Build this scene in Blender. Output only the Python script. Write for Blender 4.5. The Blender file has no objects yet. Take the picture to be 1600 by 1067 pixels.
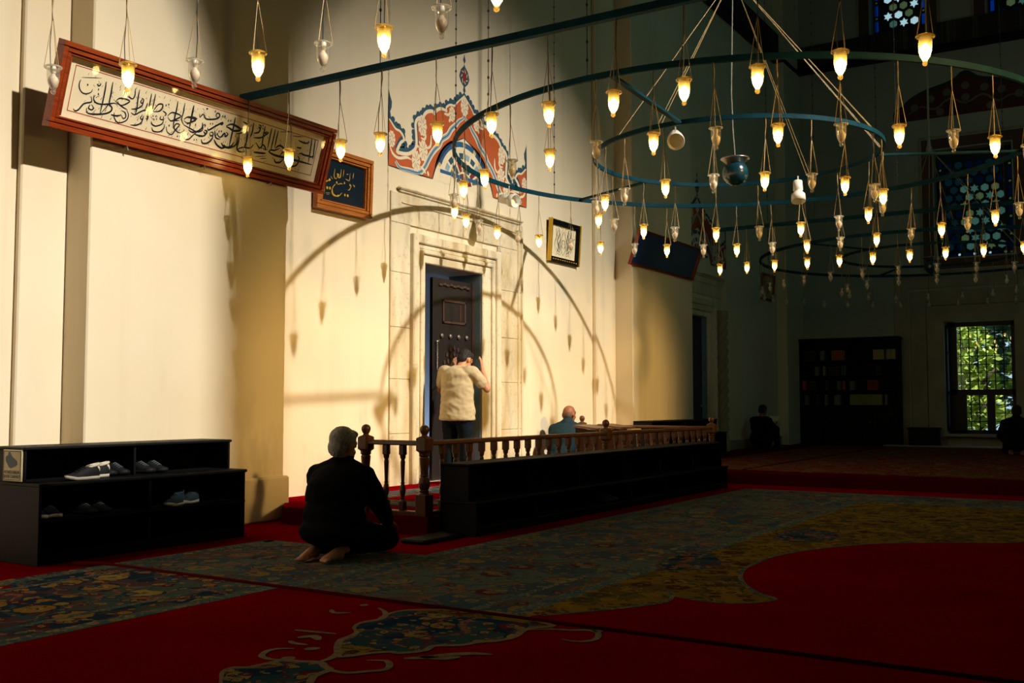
import bpy, bmesh, math, random
from mathutils import Vector, Matrix, noise
random.seed(7)
S = bpy.context.scene
COL = S.collection
# ------------------------------------------------------------ camera, world, lights, exposure
TH, PT = math.radians(32.14), math.atan(96.5/1605.0)
fwv = Vector((math.cos(TH)*math.cos(PT), math.sin(TH)*math.cos(PT), math.sin(PT)))
rtv = Vector((math.sin(TH), -math.cos(TH), 0))
upv = rtv.cross(fwv)
cam = bpy.data.cameras.new('camera'); cam.sensor_width = 36; cam.lens = 36*1605/1600; cam.clip_end = 300
camo = bpy.data.objects.new('camera', cam); COL.objects.link(camo)
camo.matrix_world = Matrix(((rtv.x, upv.x, -fwv.x, 0), (rtv.y, upv.y, -fwv.y, 0), (rtv.z, upv.z, -fwv.z, 1.1), (0, 0, 0, 1)))
S.camera = camo
S.view_settings.view_transform = 'Standard'; S.view_settings.look = 'None'
S.cycles.diffuse_bounces = 3
S.view_settings.exposure = 0.0; S.view_settings.gamma = 1.0; S.view_settings.use_curve_mapping = False
W = bpy.data.worlds.new('sky'); S.world = W; W.use_nodes = True
bg = W.node_tree.nodes['Background']; bg.inputs[0].default_value = (0.62, 0.8, 1.0, 1); bg.inputs[1].default_value = 1.0
def light(name, kind, loc, aim, power, color, **k):
    d = bpy.data.lights.new(name, kind); d.energy = power; d.color = color
    for a, b in k.items(): setattr(d, a, b)
    o = bpy.data.objects.new(name, d); COL.objects.link(o); o.location = loc
    o.rotation_euler = (Vector(aim)-Vector(loc)).to_track_quat('-Z', 'Y').to_euler()
    return o
light('sun', 'SUN', (0, 0, 40), (-.3, 5, 33), 9, (1.0, .93, .8), angle=.01)
FLOOD = (1.0, .925, .82); WARM = (1.0, .62, .2)
LA, LB = Vector((5.5, -9.0, 13.4)), Vector((9.9, -9.0, 13.4))      # two floodlights behind the openings of an added masking wall
light('flood_and_fill', 'SPOT', LA, (3.4, 7.3, -.6), 23500, FLOOD, spot_size=math.radians(37), spot_blend=1.0, shadow_soft_size=.2)
light('flood_and_fill', 'SPOT', LB, (11.0, 7.45, -1.0), 20800, FLOOD, spot_size=math.radians(39), spot_blend=1.0, shadow_soft_size=.2)
LFILL = Vector((8.6, -9.0, 6.6))
light('flood_and_fill', 'SPOT', LFILL, (11.6, 7.45, 1.0), 6900, WARM, spot_size=math.radians(44), spot_blend=.6, shadow_soft_size=.5)  # added unseen warm fill, lifts the shaded piers and softens shadows
light('teal_fill', 'AREA', (17, -2.0, 6.5), (19, 6, 4.5), 42, (.26, 1.0, .95), shape='RECTANGLE', size=10, size_y=3)  # added unseen teal area lamp, brightens the dim far walls
light('vestibule_daylight', 'AREA', (11.6, 9.3, .35), (12.6, 9.35, .75), 9, (.55, .74, 1.0), shape='RECTANGLE', size=1.2, size_y=.5)
light('vestibule_daylight', 'AREA', (19.6, 9.3, 1.0), (20.6, 9.3, 1.3), 10, (.16, .5, .8), shape='RECTANGLE', size=1.6, size_y=2)
# ------------------------------------------------------------ materials
def srgb(c):
    return tuple(((x/12.92) if x <= .04045 else ((x+.055)/1.055)**2.4) for x in [v/255 for v in c])
MATS = {}
def nodes(name):
    m = bpy.data.materials.new(name); m.use_nodes = True; nt = m.node_tree
    b = nt.nodes['Principled BSDF']
    return m, nt, b
def N(nt, t, **k):
    n = nt.nodes.new(t)
    for a, b in k.items():
        if a.startswith('_'): setattr(n, a[1:], b)
        else: n.inputs[a.replace('__', ' ')].default_value = b
    return n
def L(nt, a, b): nt.links.new(a, b)
def coord(nt, scale=(1, 1, 1), kind='Object'):
    tc = N(nt, 'ShaderNodeTexCoord'); mp = N(nt, 'ShaderNodeMapping'); mp.inputs['Scale'].default_value = scale
    L(nt, tc.outputs[kind], mp.inputs[0]); return mp.outputs[0]
def mixc(nt, fac, a, b):
    n = N(nt, 'ShaderNodeMix', _data_type='RGBA')
    if isinstance(fac, (int, float)): n.inputs[0].default_value = fac
    else: L(nt, fac, n.inputs[0])
    for i, v in ((6, a), (7, b)):
        if isinstance(v, tuple): n.inputs[i].default_value = (*v[:3], 1)
        else: L(nt, v, n.inputs[i])
    return n.outputs[2]
def ramp(nt, src, lo, hi, c0=0, c1=1):
    n = N(nt, 'ShaderNodeMapRange'); L(nt, src, n.inputs[0])
    for i, v in zip((1, 2, 3, 4), (lo, hi, c0, c1)): n.inputs[i].default_value = v
    return n.outputs[0]
def mat(name, c, rough=.6, metal=0, var=.12, scale=(6, 6, 6), spec=.5, bump=0, lin=False):
    """plain colour broken by a soft noise of the same hue"""
    if name in MATS: return MATS[name]
    m, nt, b = nodes(name); col = tuple(c) if lin else srgb(c)
    v = coord(nt, scale); n = N(nt, 'ShaderNodeTexNoise', Scale=1.0, Detail=4.0); L(nt, v, n.inputs['Vector'])
    o = mixc(nt, ramp(nt, n.outputs['Fac'], .3, .7), tuple(x*(1-var) for x in col), tuple(min(1, x*(1+var)) for x in col))
    L(nt, o, b.inputs['Base Color']); b.inputs['Roughness'].default_value = rough; b.inputs['Metallic'].default_value = metal
    b.inputs['Specular IOR Level'].default_value = spec
    if bump:
        bp = N(nt, 'ShaderNodeBump', Strength=bump, Distance=.02); L(nt, n.outputs['Fac'], bp.inputs['Height']); L(nt, bp.outputs[0], b.inputs['Normal'])
    MATS[name] = m; return m
def wood(name, c0, c1, rough=.35, axis=0, spec=.5, cells=9):
    m, nt, b = nodes(name); s = [cells*2.2]*3; s[axis] = cells*.16
    v = coord(nt, tuple(s)); n = N(nt, 'ShaderNodeTexNoise', Scale=1.6, Detail=6.0, Distortion=1.4); L(nt, v, n.inputs['Vector'])
    L(nt, mixc(nt, ramp(nt, n.outputs['Fac'], .3, .72), srgb(c0), srgb(c1)), b.inputs['Base Color'])
    b.inputs['Roughness'].default_value = rough; b.inputs['Specular IOR Level'].default_value = spec
    MATS[name] = m; return m
def plaster():
    m, nt, b = nodes('plaster')
    v = coord(nt, (1, 1, 1)); base = srgb((236, 222, 192))
    n = N(nt, 'ShaderNodeTexNoise', Scale=.7, Detail=5.0); L(nt, v, n.inputs['Vector'])
    o = mixc(nt, ramp(nt, n.outputs['Fac'], .35, .7), base, srgb((229, 212, 178)))
    v2 = coord(nt, (5, 5, .12)); n2 = N(nt, 'ShaderNodeTexNoise', Scale=1.0, Detail=3.0); L(nt, v2, n2.inputs['Vector'])   # faint vertical runs
    o = mixc(nt, ramp(nt, n2.outputs['Fac'], .55, .8, 0, .35), o, srgb((214, 196, 160)))
    v3 = coord(nt, (1.3, 1.3, .5)); n3 = N(nt, 'ShaderNodeTexNoise', Scale=3.0, Detail=6.0); L(nt, v3, n3.inputs['Vector'])
    g = N(nt, 'ShaderNodeTexCoord'); sp = N(nt, 'ShaderNodeSeparateXYZ'); L(nt, g.outputs['Object'], sp.inputs[0])
    low = ramp(nt, sp.outputs[2], 0.0, 1.6, 1, 0); st = ramp(nt, n3.outputs['Fac'], .56, .72)
    mu = N(nt, 'ShaderNodeMath', _operation='MULTIPLY'); L(nt, low, mu.inputs[0]); L(nt, st, mu.inputs[1])
    mu2 = N(nt, 'ShaderNodeMath', _operation='MULTIPLY'); L(nt, mu.outputs[0], mu2.inputs[0]); mu2.inputs[1].default_value = .45
    o = mixc(nt, mu2.outputs[0], o, srgb((150, 132, 100)))                                                       # scuffs near the floor
    L(nt, o, b.inputs['Base Color']); b.inputs['Roughness'].default_value = .85; b.inputs['Specular IOR Level'].default_value = .2
    bp = N(nt, 'ShaderNodeBump', Strength=.12, Distance=.01); L(nt, n3.outputs['Fac'], bp.inputs['Height']); L(nt, bp.outputs[0], b.inputs['Normal'])
    MATS['plaster'] = m
plaster()
def marble():
    m, nt, b = nodes('marble')
    v = coord(nt, (2.2, 2.2, .5)); n = N(nt, 'ShaderNodeTexNoise', Scale=1.5, Detail=8.0, Distortion=.6); L(nt, v, n.inputs['Vector'])
    o = mixc(nt, ramp(nt, n.outputs['Fac'], .4, .75), srgb((231, 219, 190)), srgb((196, 172, 122)))
    v2 = coord(nt, (9, 9, 9)); n2 = N(nt, 'ShaderNodeTexNoise', Scale=2.0, Detail=8.0); L(nt, v2, n2.inputs['Vector'])
    o = mixc(nt, ramp(nt, n2.outputs['Fac'], .58, .8, 0, .7), o, srgb((168, 148, 108)))
    v3 = coord(nt, (.6, .6, .9)); w = N(nt, 'ShaderNodeTexWave', Scale=1.2, Distortion=7.0, Detail=4.0); L(nt, v3, w.inputs['Vector'])
    o = mixc(nt, ramp(nt, w.outputs['Fac'], .93, 1.0, 0, .2), o, srgb((150, 160, 150)))
    L(nt, o, b.inputs['Base Color']); b.inputs['Roughness'].default_value = .45
    MATS['marble'] = m
marble()
def carpet_red(name, c0, c1):
    m, nt, b = nodes(name); v = coord(nt, (1, 1, 1))
    n = N(nt, 'ShaderNodeTexNoise', Scale=1.1, Detail=4.0); L(nt, v, n.inputs['Vector'])
    n2 = N(nt, 'ShaderNodeTexNoise', Scale=120.0, Detail=2.0); L(nt, v, n2.inputs['Vector'])
    o = mixc(nt, ramp(nt, n.outputs['Fac'], .35, .68), srgb(c0), srgb(c1))
    o = mixc(nt, ramp(nt, n2.outputs['Fac'], .4, .7, 0, .35), o, tuple(x*.6 for x in srgb(c0)))
    L(nt, o, b.inputs['Base Color']); b.inputs['Roughness'].default_value = 1.0; b.inputs['Specular IOR Level'].default_value = .0
    bp = N(nt, 'ShaderNodeBump', Strength=.5, Distance=.006); L(nt, n2.outputs['Fac'], bp.inputs['Height']); L(nt, bp.outputs[0], b.inputs['Normal'])
    MATS[name] = m
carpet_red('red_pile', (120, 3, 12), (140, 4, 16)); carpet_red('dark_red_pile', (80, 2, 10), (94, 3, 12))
def floral(name, bases, accents, k=1.0, cover=.45):
    """woven oriental pattern: flowers of concentric rings, small filler motifs and curling stems over a two-tone ground"""
    m, nt, b = nodes(name); v = coord(nt, (1, 1, 1))
    wob = N(nt, 'ShaderNodeTexNoise', Scale=22.0*k, Detail=2.0); L(nt, v, wob.inputs['Vector'])
    ad = N(nt, 'ShaderNodeVectorMath', _operation='SCALE'); L(nt, wob.outputs['Color'], ad.inputs[0]); ad.inputs['Scale'].default_value = .05/k
    vv = N(nt, 'ShaderNodeVectorMath', _operation='ADD'); L(nt, v, vv.inputs[0]); L(nt, ad.outputs[0], vv.inputs[1]); vv = vv.outputs[0]
    n = N(nt, 'ShaderNodeTexNoise', Scale=2.2*k, Detail=1.0); L(nt, vv, n.inputs['Vector'])
    o = mixc(nt, ramp(nt, n.outputs['Fac'], .47, .53), srgb(bases[0]), srgb(bases[1]))
    if len(bases) > 2:
        n9 = N(nt, 'ShaderNodeTexNoise', Scale=4.2*k, Detail=0.0); L(nt, vv, n9.inputs['Vector'])
        o = mixc(nt, ramp(nt, n9.outputs['Fac'], .56, .59), o, srgb(bases[2]))
    for sc, lo, hi, w in ((3.1, .485, .515, 1), (4.3, .49, .51, 2)):
        nz = N(nt, 'ShaderNodeTexNoise', Scale=sc*k, Detail=.5); L(nt, vv, nz.inputs['Vector'])
        a = ramp(nt, nz.outputs['Fac'], lo-.004, lo); c = ramp(nt, nz.outputs['Fac'], hi, hi+.004, 1, 0)
        mu = N(nt, 'ShaderNodeMath', _operation='MULTIPLY'); L(nt, a, mu.inputs[0]); L(nt, c, mu.inputs[1])
        o = mixc(nt, mu.outputs[0], o, srgb(accents[w % len(accents)]))
    for sc, seedshift, rad in ((4.6, 0, .33), (10.5, 5, .30), (19.0, 9, .27)):
        mp = N(nt, 'ShaderNodeMapping'); mp.inputs['Location'].default_value = (seedshift, seedshift*2, 0); L(nt, vv, mp.inputs[0])
        vo = N(nt, 'ShaderNodeTexVoronoi', Scale=sc*k, Randomness=.85, _voronoi_dimensions='2D'); L(nt, mp.outputs[0], vo.inputs['Vector'])
        sp = N(nt, 'ShaderNodeSeparateColor'); L(nt, vo.outputs['Color'], sp.inputs[0])
        pick = ramp(nt, sp.outputs[0], 1-cover-.001, 1-cover)
        cr = N(nt, 'ShaderNodeValToRGB'); cr.color_ramp.interpolation = 'CONSTANT'; L(nt, sp.outputs[1], cr.inputs[0])
        els = cr.color_ramp.elements
        for i, ac in enumerate(accents):
            e = els[i] if i < 2 else els.new(i/len(accents)); e.position = i/len(accents); e.color = (*srgb(ac), 1)
        for r0, colr in ((rad*1.25, srgb(bases[-1])), (rad, cr.outputs[0]), (rad*.45, srgb(accents[-1])), (rad*.25, srgb(bases[0]))):
            ds = ramp(nt, vo.outputs['Distance'], r0-.01, r0, 1, 0)
            mu = N(nt, 'ShaderNodeMath', _operation='MULTIPLY'); L(nt, ds, mu.inputs[0]); L(nt, pick, mu.inputs[1])
            o = mixc(nt, mu.outputs[0], o, colr)
    n2 = N(nt, 'ShaderNodeTexNoise', Scale=160.0, Detail=1.0); L(nt, v, n2.inputs['Vector'])
    o = mixc(nt, ramp(nt, n2.outputs['Fac'], .45, .75, 0, .4), o, tuple(x*.5 for x in srgb(bases[0])))
    L(nt, o, b.inputs['Base Color']); b.inputs['Roughness'].default_value = 1.0; b.inputs['Specular IOR Level'].default_value = .0
    bp = N(nt, 'ShaderNodeBump', Strength=.5, Distance=.006); L(nt, n2.outputs['Fac'], bp.inputs['Height']); L(nt, bp.outputs[0], b.inputs['Normal'])
    MATS[name] = m
floral('floral_blue', [(78, 92, 86), (86, 66, 70), (38, 54, 76)], [(156, 118, 50), (56, 82, 92), (150, 94, 74), (110, 30, 36), (160, 138, 72)], k=.72, cover=.42)
floral('floral_grey', [(90, 102, 96), (94, 82, 74), (62, 80, 94)], [(140, 112, 56), (66, 88, 94), (132, 92, 74), (96, 42, 42), (132, 116, 74)], k=.75, cover=.38)
floral('floral_ochre', [(124, 100, 36), (136, 110, 40), (98, 84, 44)], [(86, 42, 30), (66, 72, 54), (140, 116, 58), (76, 38, 28)], k=1.0, cover=.33)
floral('floral_teal', [(52, 82, 88), (46, 74, 84), (32, 54, 80)], [(150, 122, 56), (136, 88, 72), (110, 40, 42), (150, 128, 68)], k=1.1, cover=.28)
floral('floral_red', [(120, 22, 30), (104, 40, 36), (90, 66, 44)], [(140, 104, 54), (70, 80, 70), (120, 60, 50)], k=.9, cover=.4)
floral('stripe_weave', [(78, 104, 106), (64, 92, 100), (84, 106, 100)], [(160, 136, 74), (60, 84, 100), (150, 120, 80)], k=2.2, cover=.3)
wood('mahogany', (112, 36, 12), (168, 66, 22), .3, 0); wood('mahogany_upright', (112, 36, 12), (168, 66, 22), .3, 2)
wood('oak_gold', (150, 82, 26), (196, 116, 40), .35, 0); wood('rail_wood', (70, 38, 20), (100, 60, 32), .38, 0); wood('rail_turned', (74, 42, 22), (98, 58, 32), .4, 2)
wood('black_wood', (7, 7, 8), (12, 11, 12), .6, 0, .2); wood('dark_door', (26, 24, 26), (38, 32, 32), .45, 2, .35)
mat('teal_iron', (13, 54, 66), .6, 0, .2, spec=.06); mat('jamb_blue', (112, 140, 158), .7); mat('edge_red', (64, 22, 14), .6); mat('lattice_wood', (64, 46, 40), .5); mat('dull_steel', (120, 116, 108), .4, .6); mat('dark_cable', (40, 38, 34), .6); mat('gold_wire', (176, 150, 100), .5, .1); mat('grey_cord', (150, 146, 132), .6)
mat('cream_paper', (250, 234, 194), .55, 0, .04); mat('ink', (14, 18, 34), .5); mat('navy_panel', (12, 26, 40), .3, 0, .1); mat('gold_leaf', (212, 166, 40), .4, .2)
mat('paint_orange', (186, 84, 32), .75, 0, .1); mat('paint_brick', (176, 66, 44), .75, 0, .1); mat('paint_blue', (36, 74, 92), .75, 0, .2); mat('paint_cream', (232, 216, 180), .8, 0, .04)
mat('paint_sky', (142, 168, 178), .8, 0, .1); mat('paint_deep', (30, 84, 128), .7, 0, .15); mat('paint_black', (26, 26, 34), .7); mat('paint_green', (92, 110, 60), .7); mat('paint_maroon', (120, 32, 34), .7); mat('paint_gold', (206, 176, 110), .7)
mat('white_enamel', (226, 220, 206), .4); mat('steel', (170, 168, 160), .3, .9); mat('brass', (176, 140, 76), .3, .9)
mat('shaded_plaster', (172, 178, 164), .85, 0, .06, (1, 1, 1)); mat('hall_shade', (104, 110, 104), .9, 0, .06, (1, 1, 1)); mat('stone_dark', (160, 150, 128), .6, 0, .15, (2, 2, 2)); mat('white_wall', (214, 216, 222), .8, 0, .03)  # far and hidden walls darkened and greened: dim shade put into their colour
def emit(name, c, s):
    m = bpy.data.materials.new(name); m.use_nodes = True; nt = m.node_tree; nt.nodes.clear()
    e = N(nt, 'ShaderNodeEmission'); e.inputs[0].default_value = (*c, 1); e.inputs[1].default_value = s
    o = N(nt, 'ShaderNodeOutputMaterial'); L(nt, e.outputs[0], o.inputs[0]); MATS[name] = m
emit('lit_bulb', (1.0, .72, .28), 30.0)
def glass(name, tint, body, gloss=.5, rough=.05, milk=(.92, .88, .78)):
    """thin blown glass: mostly clear, a little milky, with a glint at grazing angles"""
    m = bpy.data.materials.new(name); m.use_nodes = True; nt = m.node_tree; nt.nodes.clear()
    tr = N(nt, 'ShaderNodeBsdfTransparent'); tr.inputs[0].default_value = (*tint, 1)
    di = N(nt, 'ShaderNodeBsdfTranslucent'); di.inputs[0].default_value = (*milk, 1)
    d2 = N(nt, 'ShaderNodeBsdfDiffuse'); d2.inputs[0].default_value = (*milk, 1)
    gl = N(nt, 'ShaderNodeBsdfGlossy'); gl.inputs['Roughness'].default_value = rough
    a0 = N(nt, 'ShaderNodeMixShader', Fac=.5); L(nt, di.outputs[0], a0.inputs[1]); L(nt, d2.outputs[0], a0.inputs[2])
    a = N(nt, 'ShaderNodeMixShader', Fac=body); L(nt, tr.outputs[0], a.inputs[1]); L(nt, a0.outputs[0], a.inputs[2])
    lw = N(nt, 'ShaderNodeLayerWeight', Blend=gloss); b = N(nt, 'ShaderNodeMixShader')
    L(nt, ramp(nt, lw.outputs['Facing'], 0, 1, .03 if body == 0 else .04, .12 if body == 0 else .55), b.inputs[0]); L(nt, a.outputs[0], b.inputs[1]); L(nt, gl.outputs[0], b.inputs[2])
    o = N(nt, 'ShaderNodeOutputMaterial'); L(nt, b.outputs[0], o.inputs[0]); MATS[name] = m
glass('lamp_glass', (.97, .95, .9), .14, .35); glass('lit_glass', (.98, .94, .8), .34, .35); glass('amber_glass', (.92, .78, .36), .42, .35, .05, (.8, .62, .2)); glass('glow_glass', (.95, .85, .6), .85, .35, .05, (.95, .78, .42)); glass('rim_glass', (.95, .9, .8), .4, .4); glass('picture_glass', (1, 1, 1), 0.0, .12, .0)
glass('window_glass', (.9, .96, .97), .0, .2, .0)
def pane(name, tint, milky):
    m = bpy.data.materials.new(name); m.use_nodes = True; nt = m.node_tree; nt.nodes.clear()
    tr = N(nt, 'ShaderNodeBsdfTransparent'); tr.inputs[0].default_value = (*tint, 1)
    di = N(nt, 'ShaderNodeBsdfTranslucent'); di.inputs[0].default_value = (*tint, 1)
    a = N(nt, 'ShaderNodeMixShader', Fac=milky); L(nt, tr.outputs[0], a.inputs[1]); L(nt, di.outputs[0], a.inputs[2])
    o = N(nt, 'ShaderNodeOutputMaterial'); L(nt, a.outputs[0], o.inputs[0]); MATS[name] = m
pane('pane_white', (.8, .88, .84), .15); pane('pane_yellow', (.30, .34, .2), .3); pane('pane_blue', (.010, .06, .11), .3); pane('pane_pale', (.24, .36, .30), .3); pane('pane_sapphire', (.03, .15, .42), .2); pane('pane_dim', (.05, .12, .13), .3); pane('pane_green', (.1, .3, .16), .2)
# skin, hair, cloth
mat('skin', (196, 140, 106), .55, 0, .08, (14, 14, 14)); mat('skin_tan', (152, 92, 62), .55, 0, .08, (14, 14, 14)); mat('hair_grey', (168, 168, 158), .8, 0, .35, (60, 60, 60), bump=.6); mat('hair_black', (24, 22, 22), .7, 0, .3, (60, 60, 60), bump=.6)
mat('hair_stubble', (96, 74, 60), .8, 0, .2, (60, 60, 60)); mat('black_cloth', (9, 9, 11), .9, 0, .1, spec=.1); mat('tee_cream', (190, 176, 144), .9, 0, .05, (4, 4, 4), .1); mat('jeans', (18, 26, 36), .9, 0, .2, spec=.1); mat('teal_shirt', (36, 58, 68), .9, 0, .08, spec=.1)
mat('dark_brown_cloth', (14, 13, 14), .9, 0, .1, spec=.1)
# ------------------------------------------------------------ mesh helpers
class MB:
    def __init__(s): s.v = []; s.f = []
    def add(s, vs, fs):
        n = len(s.v); s.v += [tuple(x) for x in vs]; s.f += [tuple(i+n for i in f) for f in fs]; return s
    def box(s, a, b):
        (x0, y0, z0), (x1, y1, z1) = [min(p, q) for p, q in zip(a, b)], [max(p, q) for p, q in zip(a, b)]
        return s.add([(x0, y0, z0), (x1, y0, z0), (x1, y1, z0), (x0, y1, z0), (x0, y0, z1), (x1, y0, z1), (x1, y1, z1), (x0, y1, z1)],
                     [(3, 2, 1, 0), (4, 5, 6, 7), (0, 1, 5, 4), (1, 2, 6, 5), (2, 3, 7, 6), (3, 0, 4, 7)])
    def bbox(s, a, b, e=.006):
        """box with its long edges chamfered"""
        (x0, y0, z0), (x1, y1, z1) = [min(p, q) for p, q in zip(a, b)], [max(p, q) for p, q in zip(a, b)]
        e = min(e, (x1-x0)*.45, (y1-y0)*.45, (z1-z0)*.45); vs = []
        for z, i in ((z0, e), (z0+e, 0), (z1-e, 0), (z1, e)):
            for (x, y) in ((x0+i+e, y0+i), (x1-i-e, y0+i), (x1-i, y0+i+e), (x1-i, y1-i-e), (x1-i-e, y1-i), (x0+i+e, y1-i), (x0+i, y1-i-e), (x0+i, y0+i+e)): vs.append((x, y, z))
        fs = [tuple(range(7, -1, -1)), tuple(range(24, 32))]
        for k in range(3):
            for j in range(8): fs.append((k*8+j, k*8+(j+1) % 8, k*8+8+(j+1) % 8, k*8+8+j))
        return s.add(vs, fs)
    def lathe(s, prof, c=(0, 0, 0), n=16, cap=True):
        vs = []; fs = []
        for r, z in prof:
            for k in range(n):
                a = 2*math.pi*k/n; vs.append((c[0]+r*math.cos(a), c[1]+r*math.sin(a), c[2]+z))
        for i in range(len(prof)-1):
            for k in range(n): fs.append((i*n+k, i*n+(k+1) % n, (i+1)*n+(k+1) % n, (i+1)*n+k))
        if cap: fs += [tuple(range(n-1, -1, -1)), tuple((len(prof)-1)*n+k for k in range(n))]
        return s.add(vs, fs)
    def tube(s, pts, r, n=6, closed=False):
        P = [Vector(p) for p in pts]; m = len(P); R = r if isinstance(r, (list, tuple)) else [r]*m
        vs = []; fs = []; up = Vector((0, 0, 1))
        for i, p in enumerate(P):
            a = P[(i-1) % m] if (closed or i > 0) else p; b = P[(i+1) % m] if (closed or i < m-1) else p
            d = (b-a).normalized(); u = d.cross(up)
            if u.length < .05: u = d.cross(Vector((1, 0, 0)))
            u.normalize(); w = d.cross(u)
            for k in range(n):
                t = 2*math.pi*k/n; vs.append(p+u*math.cos(t)*R[i]+w*math.sin(t)*R[i])
        for i in range(m if closed else m-1):
            j = (i+1) % m
            for k in range(n): fs.append((i*n+(k+1) % n, i*n+k, j*n+k, j*n+(k+1) % n))
        if not closed: fs += [tuple(range(n)), tuple((m-1)*n+k for k in range(n-1, -1, -1))]
        return s.add(vs, fs)
    def sphere(s, c, r, n=12, m=8, R=None):
        r = (r, r, r) if isinstance(r, (int, float)) else r; vs = []; fs = []; c = Vector(c)
        for i in range(m+1):
            th = math.pi*i/m
            for k in range(n):
                a = 2*math.pi*k/n; q = Vector((r[0]*math.sin(th)*math.cos(a), r[1]*math.sin(th)*math.sin(a), r[2]*math.cos(th)))
                vs.append(c+(R @ q if R else q))
        for i in range(m):
            for k in range(n): fs.append((i*n+k, (i+1)*n+k, (i+1)*n+(k+1) % n, i*n+(k+1) % n))
        return s.add(vs, fs)
    def cap(s, a, b, ra, rb, n=12, flat=1.0, side=None):
        """tapered capsule; flat squeezes it across 'side'"""
        a, b = Vector(a), Vector(b); d = b-a; ln = max(d.length, 1e-5); d.normalize()
        u = (Vector(side)-d*Vector(side).dot(d)) if side else d.cross(Vector((0, 0, 1)))
        if u.length < .05: u = d.cross(Vector((1, 0, 0)))
        u.normalize(); w = d.cross(u); vs = []; fs = []; rings = []
        for i in range(5): t = math.pi/2*(1-i/4); rings.append((-ra*math.sin(t), ra*math.cos(t)))
        for i in range(5): t = math.pi/2*i/4; rings.append((ln+rb*math.sin(t), rb*math.cos(t)))
        for h, r in rings:
            for k in range(n):
                q = 2*math.pi*k/n; vs.append(a+d*h+u*math.cos(q)*r*flat+w*math.sin(q)*r)
        m = len(rings)
        for i in range(m-1):
            for k in range(n): fs.append((i*n+k, i*n+(k+1) % n, (i+1)*n+(k+1) % n, (i+1)*n+k))
        return s.add(vs, [tuple(reversed(f)) for f in fs] if False else fs)
    def prism(s, poly, f0, f1):
        """poly: 2-D outline, f0/f1: maps to the two faces"""
        n = len(poly); return s.add([f0(*p) for p in poly]+[f1(*p) for p in poly],
            [tuple(range(n-1, -1, -1)), tuple(range(n, 2*n))]+[(i, (i+1) % n, n+(i+1) % n, n+i) for i in range(n)])
    def build(s, name, m, parent=None, smooth=False, kind=None, local=False):
        me = bpy.data.meshes.new(name); vs = s.v
        if parent is not None and not local:
            o = ORG.get(parent, Vector(parent.location)); vs = [(x-o.x, y-o.y, z-o.z) for x, y, z in vs]
        me.from_pydata(vs, [], s.f); me.update()
        if smooth:
            me.polygons.foreach_set('use_smooth', [True]*len(me.polygons))
        ob = bpy.data.objects.new(name, me); COL.objects.link(ob)
        me.materials.append(MATS[m] if isinstance(m, str) else m)
        if parent is not None:
            ob.parent = parent; ORG[ob] = ORG.get(parent, Vector(parent.location))
        else: ORG[ob] = Vector((0, 0, 0))
        if kind: ob['kind'] = kind
        return ob
ORG = {}
def fixn(o):
    bm = bmesh.new(); bm.from_mesh(o.data); bmesh.ops.recalc_face_normals(bm, faces=bm.faces); bm.to_mesh(o.data); bm.free(); return o
def tag(o, label, cat, group=None):
    o['label'] = label; o['category'] = cat
    if group: o['group'] = group
    return o
def empty(name, loc, label=None, cat=None, group=None, rz=0):
    o = bpy.data.objects.new(name, None); COL.objects.link(o); o.location = loc; o.rotation_euler = (0, 0, rz); o.empty_display_size = .1
    if label: tag(o, label, cat, group)
    return o
def copy_tree(o, parent=None):
    c = o.copy(); COL.objects.link(c); c.parent = parent; ORG[c] = ORG.get(o, Vector((0, 0, 0)))
    for ch in o.children: copy_tree(ch, c)
    return c
def tri(loops, mp0, mp1):
    """flat outline with holes -> slab between two mapped faces"""
    bm = bmesh.new(); es = []; allv = []
    for lp in loops:
        vs = [bm.verts.new((p[0], p[1], 0)) for p in lp]; allv += vs
        es += [bm.edges.new((vs[i], vs[(i+1) % len(vs)])) for i in range(len(vs))]
    bmesh.ops.triangle_fill(bm, edges=es, use_beauty=True, use_dissolve=False); bm.verts.index_update()
    vs = [(v.co.x, v.co.y) for v in bm.verts]; n = len(vs); fs = [tuple(v.index for v in f.verts) for f in bm.faces]; bm.free()
    m = MB(); k = 0; side = []
    for lp in loops:
        c = len(lp); side += [(k+i, k+(i+1) % c, n+k+(i+1) % c, n+k+i) for i in range(c)]; k += c
    m.add([mp0(*p) for p in vs]+[mp1(*p) for p in vs], [tuple(reversed(f)) for f in fs]+[tuple(i+n for i in f) for f in fs]+side)
    return m
def ribbon(pts, w, taper=True, k=3):
    """brush stroke along a smoothed path: returns outline polygon quads"""
    P = [Vector((p[0], p[1])) for p in pts]; Q = []
    for i in range(len(P)-1):
        p0, p1, p2, p3 = P[max(i-1, 0)], P[i], P[i+1], P[min(i+2, len(P)-1)]
        for j in range(k):
            t = j/k; Q.append(.5*((2*p1)+(p2-p0)*t+(2*p0-5*p1+4*p2-p3)*t*t+(3*p1-p0-3*p2+p3)*t**3))
    Q.append(P[-1]); n = len(Q); out = []
    for i, q in enumerate(Q):
        d = (Q[min(i+1, n-1)]-Q[max(i-1, 0)])
        if d.length < 1e-6: d = Vector((1, 0))
        d.normalize(); nn = Vector((-d.y, d.x)); u = i/(n-1)
        f = 1 if not taper else min(1, .45+2.2*u, .35+2.2*(1-u))
        out.append((q+nn*w/2*f, q-nn*w/2*f))
    return out
def strokes(list_, fm, eps=0):
    """many strokes as one thin mesh; fm maps (u, v, lift)"""
    m = MB()
    for i, (w, pts) in enumerate(list_):
        rb = ribbon(pts, w); h = .0012+.00005*(i % 9)
        m.add([fm(a.x, a.y, h) for a, b in rb]+[fm(b.x, b.y, h) for a, b in rb], [(j, j+1, len(rb)+j+1, len(rb)+j) for j in range(len(rb)-1)])
    return m
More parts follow.
